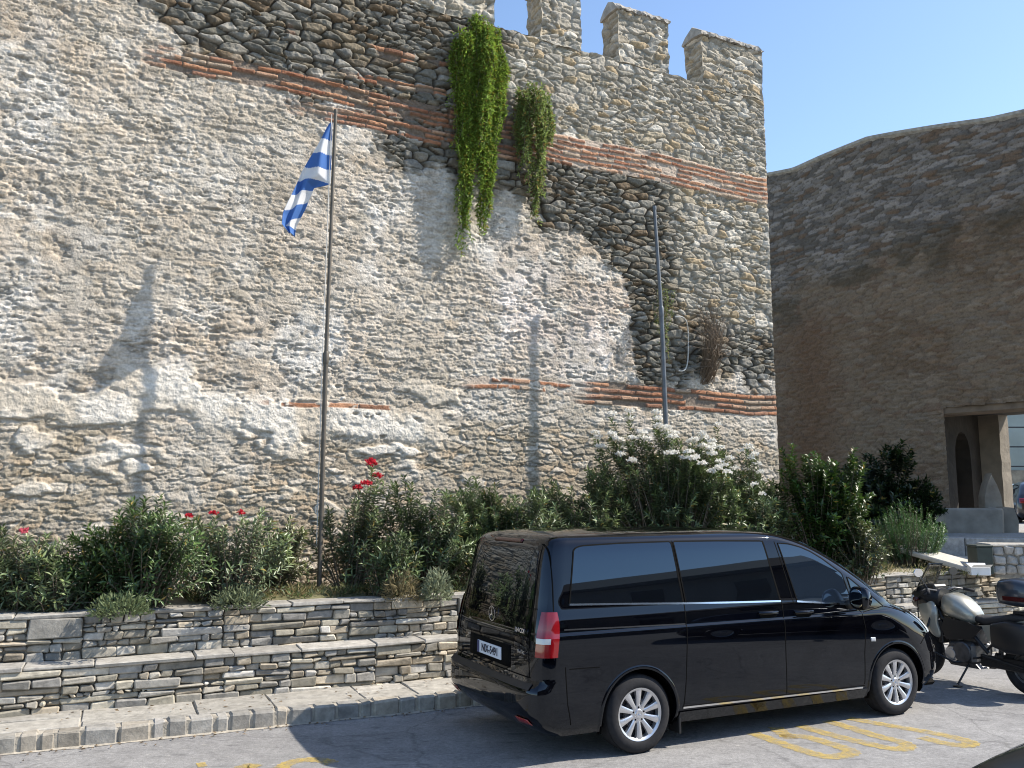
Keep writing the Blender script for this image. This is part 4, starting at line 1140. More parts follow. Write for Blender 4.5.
mb.add([(-.20, -.13, .171), (.20, -.13, .171), (.22, -.24, .24), (-.18, -.25, .23)], [(0, 1, 2, 3)]); mb.add([(-.20, .13, .171), (.20, .13, .171), (.20, .2, .25), (-.20, .2, .25)], [(0, 1, 2, 3)]); mb.add([(-.20, -.13, .171), (-.20, .13, .171), (-.29, .13, .25), (-.29, -.13, .25)], [(0, 1, 2, 3)])
o = mb.build('carton', M['carton']); o.location = (7.50, 14.25, 1.04); o.scale = (.72, .72, .72); o.rotation_euler = (0, 0, R(-10)); tag(o, 'small open white carton on the wall edge behind the motorcycle', 'carton')
sl = MB(); sl.box(-.28, .28, -.78, .78, -.04, .04, .012, .015, rnd)
o = sl.build('marble_slab', M['white_plaster']); o.location = (7.45, 15.25, 1.22); o.rotation_euler = (R(13), R(-4), R(38)); tag(o, 'pale stone slab lying tilted beside the rosemary bush', 'slab')
for (x, y, rz, sx, sy, lab) in ((8.35, 16.3, 14, .6, .35, 'flat grey paving slab lying behind the white carton'), (9.2, 16.0, -20, .7, .4, 'large flat grey slab lying right of the stone pier'), (7.9, 16.55, 40, .35, .25, 'small broken slab below the stone step')):
    mb = MB(); mb.box(-sx, sx, -sy, sy, 0, .09, .015, .04, rnd); o = mb.build('paving_slab', M['block_stone']); o.location = (x, y, 1.06); o.rotation_euler = (R(6), R(3), R(rz)); tag(o, lab, 'slab')

# ================================================================== VEHICLE BODIES
def pchip(xs, ys):
    xs = np.array(xs, float); ys = np.array(ys, float); h = np.diff(xs); d = np.diff(ys) / h
    m = np.zeros(len(xs)); m[0] = d[0]; m[-1] = d[-1]
    for i in range(1, len(xs) - 1):
        if d[i - 1] * d[i] > 0:
            w1 = 2 * h[i] + h[i - 1]; w2 = h[i] + 2 * h[i - 1]; m[i] = (w1 + w2) / (w1 / d[i - 1] + w2 / d[i])
    def f(x):
        x = np.clip(np.asarray(x, float), xs[0], xs[-1]); i = np.clip(np.searchsorted(xs, x) - 1, 0, len(xs) - 2)
        t = (x - xs[i]) / h[i]
        return ys[i] * (1 + 2 * t) * (1 - t) ** 2 + m[i] * h[i] * t * (1 - t) ** 2 + ys[i + 1] * t * t * (3 - 2 * t) + m[i + 1] * h[i] * t * t * (t - 1)
    return f

class Shell:
    """a vehicle body as a stack of plan outlines; x forward, y left, z up"""
    def __init__(self, table, levels, K=(16, 110, 26)):
        # table rows: z, xr, xf, half width, rear corner length, rear exponent, front corner length, front exponent
        t = np.array(table, float); self.f = [pchip(t[:, 0], t[:, i]) for i in range(1, 8)]; self.levels = levels; self.K = K
    def p(self, z): return [float(f(z)) for f in self.f]
    def yside(self, x, z):
        xr, xf, hw, lr, nr, lf, nf = self.p(z)
        if x < xr + lr: t = min(1, (xr + lr - x) / lr); return hw * (1 - t ** nr) ** (1 / nr)
        if x > xf - lf: t = min(1, (x - xf + lf) / lf); return hw * (1 - t ** nf) ** (1 / nf)
        return hw
    def xback(self, y, z):
        xr, xf, hw, lr, nr, lf, nf = self.p(z); q = min(.999, abs(y) / hw); return xr + lr - lr * (1 - q ** nr) ** (1 / nr)
    def xfront(self, y, z):
        xr, xf, hw, lr, nr, lf, nf = self.p(z); q = min(.999, abs(y) / hw); return xf - lf + lf * (1 - q ** nf) ** (1 / nf)
    def outline(self, z):
        xr, xf, hw, lr, nr, lf, nf = self.p(z); kr, ks, kf = self.K
        def corner(l, n, k):
            ph = np.linspace(0, math.pi / 2, 400); x = l - l * np.abs(np.cos(ph)) ** (2 / n); y = hw * np.abs(np.sin(ph)) ** (2 / n)
            s = np.concatenate([[0], np.cumsum(np.hypot(np.diff(x), np.diff(y)))]); u = np.linspace(0, s[-1], k)
            return np.interp(u, s, x), np.interp(u, s, y)
        rx, ry = corner(lr, nr, kr); fx, fy = corner(lf, nf, kf)
        sx = np.linspace(xr + lr, xf - lf, ks)[1:-1]
        X = np.concatenate([xr + rx, sx, (xf - fx)[::-1]]); Yv = np.concatenate([ry, np.full(len(sx), hw), fy[::-1]])
        return X, Yv
    def body(self, name, material, parent, arches, R_arch):
        rows = []
        for z in self.levels:
            X, Yv = self.outline(z)
            rows.append(np.concatenate([np.stack([X, -Yv, np.full_like(X, z)], 1), np.stack([X, Yv, np.full_like(X, z)], 1)[::-1][1:-1]]))
        n = len(rows[0]); V = np.concatenate(rows); m = len(rows)
        i = np.arange(m - 1)[:, None] * n + np.arange(n)[None, :]; j = np.arange(m - 1)[:, None] * n + ((np.arange(n) + 1) % n)[None, :]
        F = np.stack([i, j, j + n, i + n], 2).reshape(-1, 4)
        cen = V[F].mean(axis=1); rem = np.zeros(len(F), bool)
        for (ax, az) in arches: rem |= (np.hypot(cen[:, 0] - ax, cen[:, 2] - az) < R_arch) & (np.abs(cen[:, 1]) > .55)
        on = np.zeros(len(V), bool); on[F[rem].ravel()] = True; kp = np.zeros(len(V), bool); kp[F[~rem].ravel()] = True
        bnd = on & kp
        for (ax, az) in arches:
            dx = V[:, 0] - ax; dz = V[:, 2] - az; d = np.hypot(dx, dz); sel = bnd & (d < R_arch * 1.35) & (d > .01)
            V[sel, 0] = ax + dx[sel] / d[sel] * R_arch; V[sel, 2] = az + dz[sel] / d[sel] * R_arch
        F = F[~rem]
        vs = [tuple(v) for v in V]; fs = [tuple(f) for f in F]; fs.append(tuple((m - 1) * n + k for k in range(n)))
        mb = MB(); mb.add(vs, fs)
        return mb.build(name, material, parent, True, 32)
    # --- patches that lie on the body
    def grid_patch(self, mb, pts, off_fn, nrm_eps=.01):
        pass
    def nside(self, x, z):
        e = .01; dyx = (self.yside(x + e, z) - self.yside(x - e, z)) / (2 * e); dyz = (self.yside(x, z + e) - self.yside(x, z - e)) / (2 * e)
        v = Vector((-dyx, 1, -dyz)); return v.normalized()
    def side_patch(self, mb, bot, top, off=.003, nu=24, nv=10, s=-1, skirt=.006):
        bot = np.array(bot, float); top = np.array(top, float)
        def along(pl, u):
            d = np.concatenate([[0], np.cumsum(np.hypot(*np.diff(pl, axis=0).T))]); return np.array([np.interp(u * d[-1], d, pl[:, 0]), np.interp(u * d[-1], d, pl[:, 1])])
        def pt(x, z, o):
            n = self.nside(x, z); return (x + n.x * o, s * (self.yside(x, z) + n.y * o), z + n.z * o)
        vs = []; 
        for a in range(nu + 1):
            p, q = along(bot, a / nu), along(top, a / nu)
            for b in range(nv + 1):
                x, z = p + (q - p) * b / nv; vs.append(pt(x, z, off))
        fs = [(a * (nv + 1) + b, (a + 1) * (nv + 1) + b, (a + 1) * (nv + 1) + b + 1, a * (nv + 1) + b + 1) for a in range(nu) for b in range(nv)]
        ring = [a * (nv + 1) for a in range(nu + 1)] + [nu * (nv + 1) + b for b in range(1, nv + 1)] + [a * (nv + 1) + nv for a in range(nu - 1, -1, -1)] + [b for b in range(nv - 1, 0, -1)]
        n0 = len(vs)
        for r_ in ring: x, y, z = vs[r_]; vs.append((x, y - s * skirt, z))
        m = len(ring)
        for k in range(m): fs.append((ring[k], ring[(k + 1) % m], n0 + (k + 1) % m, n0 + k))
        mb.add(vs, fs)
    def side_strip(self, mb, path, w, off=.004, s=-1, skirt=.006, step=.05):
        path = np.array(path, float); d = np.concatenate([[0], np.cumsum(np.hypot(*np.diff(path, axis=0).T))]); k = max(2, int(d[-1] / step)); u = np.linspace(0, d[-1], k + 1)
        x = np.interp(u, d, path[:, 0]); z = np.interp(u, d, path[:, 1]); tx = np.gradient(x); tz = np.gradient(z); l = np.hypot(tx, tz); nx = -tz / l; nz = tx / l
        vs = []
        for i in range(k + 1):
            for (q, o) in ((-.5, off - skirt), (-.5, off), (.5, off), (.5, off - skirt)):
                X, Z = x[i] + nx[i] * w * q, z[i] + nz[i] * w * q; n = self.nside(X, Z); vs.append((X + n.x * o, s * (self.yside(X, Z) + n.y * o), Z + n.z * o))
        fs = [(i * 4 + j, (i + 1) * 4 + j, (i + 1) * 4 + j + 1, i * 4 + j + 1) for i in range(k) for j in range(3)] + [(0, 1, 2, 3), tuple(k * 4 + j for j in (3, 2, 1, 0))]
        mb.add(vs, fs)
    def end_patch(self, mb, ylim, zlim, back=True, off=.004, nu=26, nv=14, skirt=.008, zfun=None):
        """patch on the tail or the nose; ylim(v) and zlim give its extent"""
        fx = self.xback if back else self.xfront; sg = -1 if back else 1
        vs = []
        for a in range(nu + 1):
            for b in range(nv + 1):
                v = b / nv; y0, y1 = ylim(v); y = y0 + (y1 - y0) * a / nu; z = zlim[0] + (zlim[1] - zlim[0]) * v
                if zfun: z = zfun(a / nu, v)
                e = .01; dxz = (fx(y, z + e) - fx(y, z - e)) / (2 * e); dxy = (fx(y + e, z) - fx(y - e, z)) / (2 * e)
                n = Vector((1, -dxy, -dxz)).normalized() * sg
                vs.append((fx(y, z) + n.x * off, y + n.y * off, z + n.z * off))
        fs = [(a * (nv + 1) + b, (a + 1) * (nv + 1) + b, (a + 1) * (nv + 1) + b + 1, a * (nv + 1) + b + 1) for a in range(nu) for b in range(nv)]
        ring = [a * (nv + 1) for a in range(nu + 1)] + [nu * (nv + 1) + b for b in range(1, nv + 1)] + [a * (nv + 1) + nv for a in range(nu - 1, -1, -1)] + [b for b in range(nv - 1, 0, -1)]
        n0 = len(vs)
        for r_ in ring: x, y, z = vs[r_]; vs.append((x - sg * skirt, y, z))
        m = len(ring)
        for k in range(m): fs.append((ring[k], ring[(k + 1) % m], n0 + (k + 1) % m, n0 + k))
        mb.add(vs, fs)

def text_mesh(body, size, depth, name, material, parent, mtx, bold=0.0, sx=1.0):
    cu = bpy.data.curves.new(name, 'FONT'); cu.body = body; cu.size = size; cu.extrude = depth; cu.align_x = 'CENTER'; cu.align_y = 'CENTER'; cu.offset = bold
    tmp = bpy.data.objects.new(name + '_tmp', cu); COL.objects.link(tmp)
    dg = bpy.context.evaluated_depsgraph_get(); me = bpy.data.meshes.new_from_object(tmp.evaluated_get(dg)); 
    bpy.data.objects.remove(tmp); bpy.data.curves.remove(cu)
    me.materials.clear(); o = link(name, me, material, parent); me.transform(mtx @ Matrix.Diagonal((sx, 1, 1, 1))); return o

# ------------------------------------------------------------------ wheels
def make_wheel(parent, loc, side, r=.335, rim=.222, w=.215, spokes=10, steer=0.0, detail=True):
    """side -1: outer face towards -y"""
    base = Matrix.Translation(loc) @ Matrix.Rotation(steer, 4, 'Z') @ Matrix.Diagonal((1, -side, 1, 1)) 
    # in local coords the outer face looks to -y
    mb = MB(); h = w / 2
    mb.lathe([(.0, -h + .075), (rim - .02, -h + .075), (rim - .02, h - .02), (.0, h - .02)], 36, 'Y')
    mb.lathe([(.0, -h + .045), (.13, -h + .045), (.14, -h + .06), (.14, -h + .075)], 30, 'Y')
    wh = mb.build('wheel', M['disc'], parent); wh.matrix_basis = base
    mb = MB()
    pr = [(rim - .004, -h + .012), (rim + .012, -h + .002), (rim + .035, -h - .004), (r - .045, -h + .0), (r - .018, -h + .012), (r - .004, -h + .035)]
    for q in (-.5, -.17, .17, .5):
        yy = q * (w - .075)
        pr += [(r, yy - .011), (r, yy + .011), (r - .007, yy + .013), (r - .007, yy + .019)]
    pr += [(r - .004, h - .035), (r - .018, h - .012), (r - .045, h), (rim + .03, h + .002), (rim - .004, h - .012)]
    mb.lathe(pr, 64, 'Y', closed=True); mb.build('tyre', M['rubber'], wh, True, 35)
    mb = MB()
    mb.lathe([(rim - .022, -h + .06), (rim - .018, -h + .018), (rim - .004, -h + .006), (rim + .004, -h + .004), (rim + .006, -h + .012), (rim - .002, -h + .02), (rim - .008, h - .02)], 64, 'Y')
    if detail:
        for k in range(spokes):
            a = 2 * math.pi * (k + .5) / spokes; ca, sa = math.cos(a), math.sin(a); rings = []
            for (rr, hwid, y0, y1) in ((.045, .021, -h + .030, -h + .05), (.09, .020, -h + .022, -h + .046), (.15, .026, -h + .014, -h + .044), (rim - .022, .033, -h + .012, -h + .05), (rim - .008, .036, -h + .012, -h + .05)):
                pts = []
                for (t_, y) in ((-hwid, y1), (-hwid * .92, y0 + .006), (-hwid * .35, y0), (hwid * .35, y0), (hwid * .92, y0 + .006), (hwid, y1)):
                    pts.append((ca * rr - sa * t_, y, sa * rr + ca * t_))
                rings.append(pts)
            mb.loft(rings)
        mb.lathe([(.0, -h + .018), (.036, -h + .018), (.042, -h + .026), (.075, -h + .030), (.078, -h + .05)], 30, 'Y')
    else:
        mb.lathe([(.0, -h + .02), (.06, -h + .018), (.08, -h + .035), (rim - .02, -h + .04)], 30, 'Y')
    rm = mb.build('rim', [M['alloy'], M['gap'], M['chrome']], wh, True, 30)
    if detail:
        mb = MB()
        for k in range(5):
            mb = MB(); a = 2 * math.pi * k / 5 + .3; c_, s_ = math.cos(a) * .057, math.sin(a) * .057
            mb.lathe([(.0, -h + .024), (.008, -h + .024), (.009, -h + .03)], 8, 'Y', (c_, 0, s_)); mb.build('wheel_bolt', M['gap'], wh)
        mb = MB(); ring_star(mb, .026, -h + .0165, 'wheel'); mb.build('hub_star', M['chrome'], wh)
    return wh

def ring_star(mb, r, h, mode):
    """three pointed star in a ring; wheel: in the xz plane at y = h"""
    seg = 28
    pr = []
    mb.lathe([(r, h), (r * 1.12, h), (r * 1.12, h + .004), (r, h + .004)], seg, 'Y', closed=True)
    for k in range(3):
        a = math.pi / 2 + 2 * math.pi * k / 3; ca, sa = math.cos(a), math.sin(a)
        tip = (ca * r, h, sa * r); b = .17 * r
        l = (math.cos(a + 1.05) * b, h, math.sin(a + 1.05) * b); q = (math.cos(a - 1.05) * b, h, math.sin(a - 1.05) * b)
        up = (0, h - .003, 0)
        mb.add([tip, l, q, up], [(0, 1, 3), (0, 3, 2), (0, 2, 1)])

# ------------------------------------------------------------------ THE VAN
VLOC = (2.155, 9.54, 0.0); VYAW = R(25.9)
van = empty('van', VLOC, VYAW); tag(van, 'glossy black passenger van with dark windows parked along the kerb', 'van')
table = [ # z, xr, xf, hw, lr, nr, lf, nf
 (.22, -2.50, 2.42, .885, .22, 4.0, .75, 3.0),
 (.30, -2.62, 2.50, .935, .24, 4.2, .75, 3.0),
 (.42, -2.70, 2.56, .958, .22, 5.2, .75, 3.0),
 (.60, -2.695, 2.57, .963, .22, 5.2, .78, 3.0),
 (.66, -2.655, 2.56, .963, .20, 4.6, .78, 2.9),
 (.69, -2.63, 2.555, .963, .20, 4.8, .78, 2.9),
 (.80, -2.63, 2.51, .965, .20, 5.0, .80, 2.8),
 (.90, -2.627, 2.42, .966, .20, 5.0, .82, 2.7),
 (.98, -2.618, 2.31, .965, .20, 5.0, .82, 2.6),
 (1.03, -2.612, 2.21, .963, .20, 5.0, .80, 2.6),
 (1.060, -2.607, 2.13, .960, .20, 5.0, .78, 2.6),
 (1.075, -2.604, 2.09, .950, .20, 5.0, .75, 2.6),
 (1.12, -2.597, 1.93, .946, .20, 5.0, .62, 2.6),
 (1.16, -2.590, 1.83, .942, .20, 5.0, .50, 2.6),
 (1.20, -2.582, 1.76, .934, .20, 5.0, .45, 2.6),
 (1.26, -2.568, 1.67, .920, .20, 5.0, .45, 2.6),
 (1.40, -2.54, 1.46, .897, .20, 5.2, .45, 2.6),
 (1.60, -2.50, 1.12, .862, .20, 5.4, .45, 2.6),
 (1.74, -2.465, .84, .835, .19, 5.6, .46, 2.6),
 (1.80, -2.445, .69, .820, .18, 5.6, .48, 2.6),
 (1.845, -2.42, .54, .797, .18, 5.4, .50, 2.6),
 (1.875, -2.39, .40, .758, .18, 5.0, .55, 2.6),
 (1.900, -2.33, .20, .67, .20, 4.6, .6, 2.6),
 (1.918, -2.20, -.05, .52, .22, 4.0, .6, 2.5),
 (1.930, -1.95, -.40, .30, .24, 4.0, .5, 2.4),
 (1.936, -1.60, -.90, .10, .20, 4.0, .3, 2.2)]
lv = list(np.arange(.22, 1.02, .026)) + [1.03, 1.045, 1.058, 1.064, 1.070, 1.076, 1.085, 1.10, 1.12, 1.14] + list(np.arange(1.16, 1.80, .03)) + [1.80, 1.815, 1.83, 1.845, 1.857, 1.867, 1.877, 1.886, 1.894, 1.902, 1.91, 1.918, 1.924, 1.929, 1.933, 1.936]
vs_ = Shell(table, lv)
AR = .395; ARC = [(-1.6, .335), (1.6, .335)]
vs_.body('body', M['paint'], van, ARC, AR)
# arch lips
for s in (-1, 1):
    for (ax, az) in ARC:
        mb = MB(); rings = []
        for k in range(49):
            a = R(-16 + 212 * k / 48); c_, s_ = math.cos(a), math.sin(a)
            if az + AR * s_ < .21: continue
            ring = []
            for (rr, o) in ((AR + .030, .000), (AR + .018, .005), (AR + .003, .007), (AR - .004, .003), (AR - .006, -.05)):
                x, z = ax + rr * c_, max(.2, az + rr * s_); y = vs_.yside(x, max(.22, z)); ring.append((x, s * (y + o), z))
            rings.append(ring)
        mb.loft(rings, closed=False, caps=False); mb.build('wheel_arch', M['paint'], van, True, 50)
        mb = MB(); rings = []
        for k in range(33):
            a = R(-20 + 220 * k / 32); x, z = ax + (AR + .004) * math.cos(a), az + (AR + .004) * math.sin(a)
            rings.append([(x, s * .93 if z > .22 else s * .9, z), (x, s * .55, z)])
        mb.loft(rings, closed=False, caps=False)
        mb.box(ax - .42, ax + .42, min(s * .55, s * .60), max(s * .55, s * .60), .2, .76)
        mb.build('arch_liner', M['gap'], van)
mb = MB(); mb.box(-2.45, 2.3, -.86, .86, .235, .30, .03); mb.box(-2.2, 2.0, -.6, .6, .16, .3, .04)
for ax in (-1.6, 1.6): mb.tube([(ax, -.8, .3), (ax, .8, .3)], .05, 10)
mb.build('underbody', M['gap'], van)
# sills, mud flaps
for s in (-1, 1):
    mb = MB(); vs_.side_strip(mb, [(-1.17, .265), (1.17, .265)], .10, .012, s, .03, .1); mb.build('sill', M['paint'], van, True, 30)
    mb = MB(); mb.box(-1.17, -1.145, min(s * .76, s * .93), max(s * .76, s * .93), .12, .34, .006); mb.build('mud_flap', M['blackplastic'], van)

W = {'rear_quarter_window': ([(-2.285, 1.318), (-1.7, 1.297), (-1.085, 1.272)], [(-2.195, 1.765), (-2.165, 1.790), (-2.10, 1.803), (-1.7, 1.817), (-1.135, 1.822)]),
     'sliding_door_window': ([(-1.055, 1.270), (-.5, 1.252), (.075, 1.236)], [(-1.107, 1.822), (-.6, 1.818), (-.03, 1.806)]),
     'front_door_window': ([(.295, 1.226), (.66, 1.192), (1.03, 1.158)], [(.165, 1.782), (.30, 1.772), (.45, 1.738), (.58, 1.69), (.72, 1.615), (.95, 1.463)]),
     'quarter_glass': ([(1.075, 1.150), (1.46, 1.112)], [(1.015, 1.428), (1.05, 1.408)])}
M['tint_front'] = mat('front_door_glass', (.010, .016, .026), .012, spec=1.0)
M['tint_front'].node_tree.nodes['Principled BSDF'].inputs['Specular Tint'].default_value = (.60, .80, 1.0, 1)
for s in (-1, 1):
    for nm, (b, t_) in W.items():
        mb = MB(); vs_.side_patch(mb, b, t_, .0035, 30, 12, s); mb.build(nm, M['tint_front'] if nm in ('front_door_window', 'quarter_glass') else M['tint'], van, True, 40)
    # rubber edges round the glass
    mb = MB()
    for nm, (b, t_) in W.items():
        lp = [b[0]] + list(t_) + [b[-1]]; vs_.side_strip(mb, lp, .012, .005, s, .006, .03)
    mb.build('window_seal', M['gap'], van)
    mb = MB(); vs_.side_strip(mb, [(-2.287, 1.309), (-1.7, 1.288), (-1.07, 1.262), (-.5, 1.243), (.08, 1.228)], .016, .008, s); vs_.side_strip(mb, [(.285, 1.216), (.66, 1.183), (1.02, 1.150)], .016, .008, s)
    mb.build('belt_trim', M['chrome'], van, True, 40)
    mb = MB(); vs_.side_strip(mb, [(-1.14, .352), (1.10, .330)], .016, .012, s, .012); mb.build('sill_trim', M['chrome'], van, True, 40)
    # shut lines
    def G(path):
        q = MB(); vs_.side_strip(q, path, .008, .0022, s, .004, .03); q.build('shut_line', M['gap'], van)
    G([(-1.075, 1.262), (-1.085, .9), (-1.10, .62), (-1.13, .36)]); G([(-1.12, 1.83), (-1.075, 1.262)])
    G([(.09, 1.228), (.09, .36)]); G([(-.02, 1.81), (.045, 1.45), (.09, 1.228)]); G([(.125, 1.80), (.20, 1.45), (.245, 1.20)])
    G([(1.00, 1.15), (1.13, 1.08), (1.17, .90), (1.14, .65), (1.13, .36)]); G([(-1.13, .36), (1.13, .345)])
    G([(-2.32, .78), (-2.02, .775)]); G([(-2.42, 1.82), (-2.43, 1.5), (-2.445, 1.26)]); G([(-2.36, .80), (-2.34, .5), (-2.30, .32)])
    G([(1.97, .70), (2.10, .80)]); G([(1.16, 1.07), (1.46, 1.115), (1.62, 1.085), (2.0, 1.0)])
    mb = MB(); vs_.side_strip(mb, [(-2.36, 1.105), (-1.7, 1.092), (-1.09, 1.082)], .012, .0035, s)
    mb.build('slide_rail', M['blackplastic'], van, True, 40)
    # handles
    for (hx, hz) in ((-.10, 1.125), (.355, 1.108)):
        mb = MB(); vs_.side_patch(mb, [(hx - .105, hz - .030), (hx - .06, hz - .046), (hx + .06, hz - .046), (hx + .105, hz - .030)], [(hx - .105, hz + .015), (hx - .06, hz + .024), (hx + .06, hz + .024), (hx + .105, hz + .015)], .0025, 12, 4, s)
        cup = mb.build('door_handle', M['gap'], van, True, 40)
        mb = MB(); y = vs_.yside(hx, hz) + .012; mb.tube([(hx - .115, s * (y - .006), hz + .008), (hx - .09, s * (y + .018), hz + .008), (hx + .09, s * (y + .018), hz + .006), (hx + .115, s * (y - .006), hz + .006)], [.012, .017, .017, .012], 10)
        mb.build('grip', M['paint'], cup, True, 40)
    # tail lamp: wraps the corner
    mb = MB(); lamp_rows = ((.885, .995, 0), (.995, 1.04, 1), (1.04, 1.255, 0))
    X, Yv = vs_.outline(1.0)
    for (z0, z1, mi_) in lamp_rows:
        mb.cur = mi_; vsx = []; nz_ = 6
        for b in range(nz_ + 1):
            z = z0 + (z1 - z0) * b / nz_; X, Yv = vs_.outline(z)
            d = np.concatenate([[0], np.cumsum(np.hypot(np.diff(X), np.diff(Yv)))]); cr = d[np.argmin(np.abs(X - (X[0] + .06)) + (Yv < .5) * 9)]
            t_top = (z - 1.055) / .2 if z > 1.055 else 0
            lo, hi = cr - .075 + .03 * max(0, t_top), cr + .135 - .045 * max(0, t_top) ** 2
            for u in np.linspace(lo, hi, 15):
                x = np.interp(u, d, X); y = np.interp(u, d, Yv); x2 = np.interp(u + .01, d, X); y2 = np.interp(u + .01, d, Yv); n_ = np.array([-(y2 - y), (x2 - x)]); n_ /= np.hypot(*n_)
                vsx.append((x + n_[0] * .010, s * (y + n_[1] * .010), z))
        m0 = len(mb.f); mb.add(vsx, [(b * 15 + k, b * 15 + k + 1, (b + 1) * 15 + k + 1, (b + 1) * 15 + k) for b in range(nz_) for k in range(14)])
        if mi_ == 1:
            for q in range(m0, len(mb.f)):
                if (q - m0) % 14 > 8: mb.mi[q] = 0
    o_ = mb.build('tail_lamp', [M['red_lens'], M['white_lens']], van, True, 50)
    # rear reflector in the bumper
    mb = MB(); vs_.end_patch(mb, lambda v: (s * .66, s * .84), (.335, .385), True, .012, 8, 3); mb.build('rear_reflector', M['red_lens'], van, True)
    # mirrors
    mb = MB(); rings = []
    for k in range(11):
        t_ = k / 10; q = math.sqrt(max(0, 1 - (2 * t_ - 1) ** 4)); ring = []
        for j in range(16):
            a = 2 * math.pi * j / 16; ring.append((.90 + .10 * q * math.cos(a) * (1 if math.cos(a) > 0 else .45) + .03, s * (1.00 + .24 * t_), 1.235 + .115 * q * math.sin(a)))
        rings.append(ring)
    mb.loft(rings); mr = mb.build('door_mirror', M['paint'], van, True, 50)
    mb = MB(); mb.tube([(.98, s * .90, 1.15), (.95, s * 1.02, 1.17)], [.045, .05], 10); mb.build('mirror_arm', M['blackplastic'], mr, True)
    mb = MB(); mb.lathe([(.0, 0), (.085, 0), (.09, .004)], 20, 'X', (.893, s * 1.12, 1.235)); mb.build('mirror_glass', M['chrome'], mr)
    # side repeater and headlamp
    mb = MB(); vs_.side_patch(mb, [(1.235, .775), (1.30, .770)], [(1.232, .815), (1.295, .812)], .006, 6, 3, s); mb.build('side_repeater', M['white_lens'], van, True)
    mb = MB(); vs_.end_patch(mb, lambda v: (s * (.50 + .03 * v), s * (.885 - .08 * v)), (.80, 1.0), False, .008, 16, 8); mb.build('headlight', M['white_lens'], van, True, 50)
# tailgate
mb = MB(); vs_.end_patch(mb, lambda v: (-(.73 - .07 * v), .73 - .07 * v), (1.30, 1.77), True, .004, 30, 12, .008, lambda a, v: 1.30 + .05 * abs(2 * a - 1) ** 2 + (.46 - .05 * abs(2 * a - 1) ** 2) * v)
mb.build('rear_window', M['tint'], van, True, 40)
mb = MB(); vs_.end_patch(mb, lambda v: (-.30, .30), (1.815, 1.845), True, .008, 14, 2); mb.build('brake_light', M['dark_red'], van, True)
mb = MB(); vs_.end_patch(mb, lambda v: (-.45, .45), (.735, .925), True, .004, 10, 4); rc = mb.build('plate_recess', M['gap'], van, True)
pc = M['plate']
def rear_frame(y, z, off): return Matrix.Translation((vs_.xback(y, z) - off, y, z)) @ Matrix.Rotation(R(-90), 4, 'Z') @ Matrix.Rotation(R(90), 4, 'X')   # text x runs to -y (reads from behind)
mb = MB(); mb.xf = Matrix.Translation((vs_.xback(0, .83) - .012, -.02, .83)); mb.box(-.006, .006, -.26, .26, -.056, .056, .003); pl_ = mb.build('number_plate', M['plate'], van)
mb = MB(); mb.xf = Matrix.Translation((vs_.xback(0, .83) - .0135, -.02, .83)); mb.box(-.0075, .004, .215, .258, -.054, .054); mb.build('country_band', M['plate_blue'], pl_)
text_mesh('NIX-5491', .098, .0015, 'plate_text', M['plate_ink'], pl_, rear_frame(-.045, .829, .0205) , .0018, .93)
mb = MB(); mb.xf = Matrix.Translation((vs_.xback(.0, 1.16) - .012, .0, 1.155)) @ Matrix.Rotation(R(-90), 4, 'Z'); ring_star(mb, .062, -.006, 'x'); mb.build('star_emblem', M['chrome'], van, True, 30)
mb = MB(); vs_.end_patch(mb, lambda v: (-.55, .52), (1.045, 1.075), True, .010, 16, 3); mb.build('grip_strip', M['paint'], van, True)
text_mesh('114 CDI', .055, .002, 'model_badge', M['chrome'], van, rear_frame(-.60, 1.075, .014), .001)
text_mesh('BlueTEC', .040, .002, 'engine_badge', M['chrome'], van, rear_frame(-.66, .90, .010), .0008)
mb = MB()
for (ya, yb, za, zb_) in ((-.80, .80, .702, .712), (-.80, .80, 1.268, 1.274)): vs_.end_patch(mb, lambda v: (ya, yb), (za, zb_), True, .0025, 24, 1, .004)
for yy in (-.79, .79): vs_.end_patch(mb, lambda v: (yy - .004 - (.06 * v) * np.sign(yy) * 1.6, yy + .004 - (.06 * v) * np.sign(yy) * 1.6), (.71, 1.82), True, .0025, 1, 20, .004)
mb.build('tailgate_gap', M['gap'], van)
mb = MB(); vs_.end_patch(mb, lambda v: (-.86, .86), (.615, .66), True, .012, 24, 4); mb.build('bumper_step', M['blackplastic'], van, True, 50)
# nose: windscreen, grille, lower intake
mb = MB(); vs_.end_patch(mb, lambda v: (-(.80 - .10 * v), .80 - .10 * v), (1.215, 1.785), False, .004, 28, 14); mb.build('windscreen', M['tint_front'], van, True, 50)
mb = MB(); vs_.end_patch(mb, lambda v: (-.44, .44), (.74, .94), False, .010, 14, 5); gr = mb.build('grille', M['blackplastic'], van, True)
mb = MB()
for zq in (.79, .86): vs_.end_patch(mb, lambda v: (-.42, .42), (zq - .012, zq + .012), False, .018, 14, 1)
mb.build('grille_bar', M['chrome'], gr, True)
mb = MB(); vs_.end_patch(mb, lambda v: (-.62, .62), (.36, .52), False, .008, 14, 4); mb.build('lower_intake', M['gap'], van, True)
for s in (-1, 1):
    for ax in (-1.6, 1.6): make_wheel(van, (ax, s * .842, .335), s)
# roof aerial and rails
mb = MB()
for s in (-1, 1): mb.loft([[(x, s * (.70 - .00 * x), 1.873 - .004 * abs(x + .9)), (x, s * .715, 1.883 - .004 * abs(x + .9)), (x, s * .73, 1.870 - .004 * abs(x + .9))] for x in np.linspace(-2.1, .1, 20)])
mb.build('roof_rail', M['paint'], van, True)

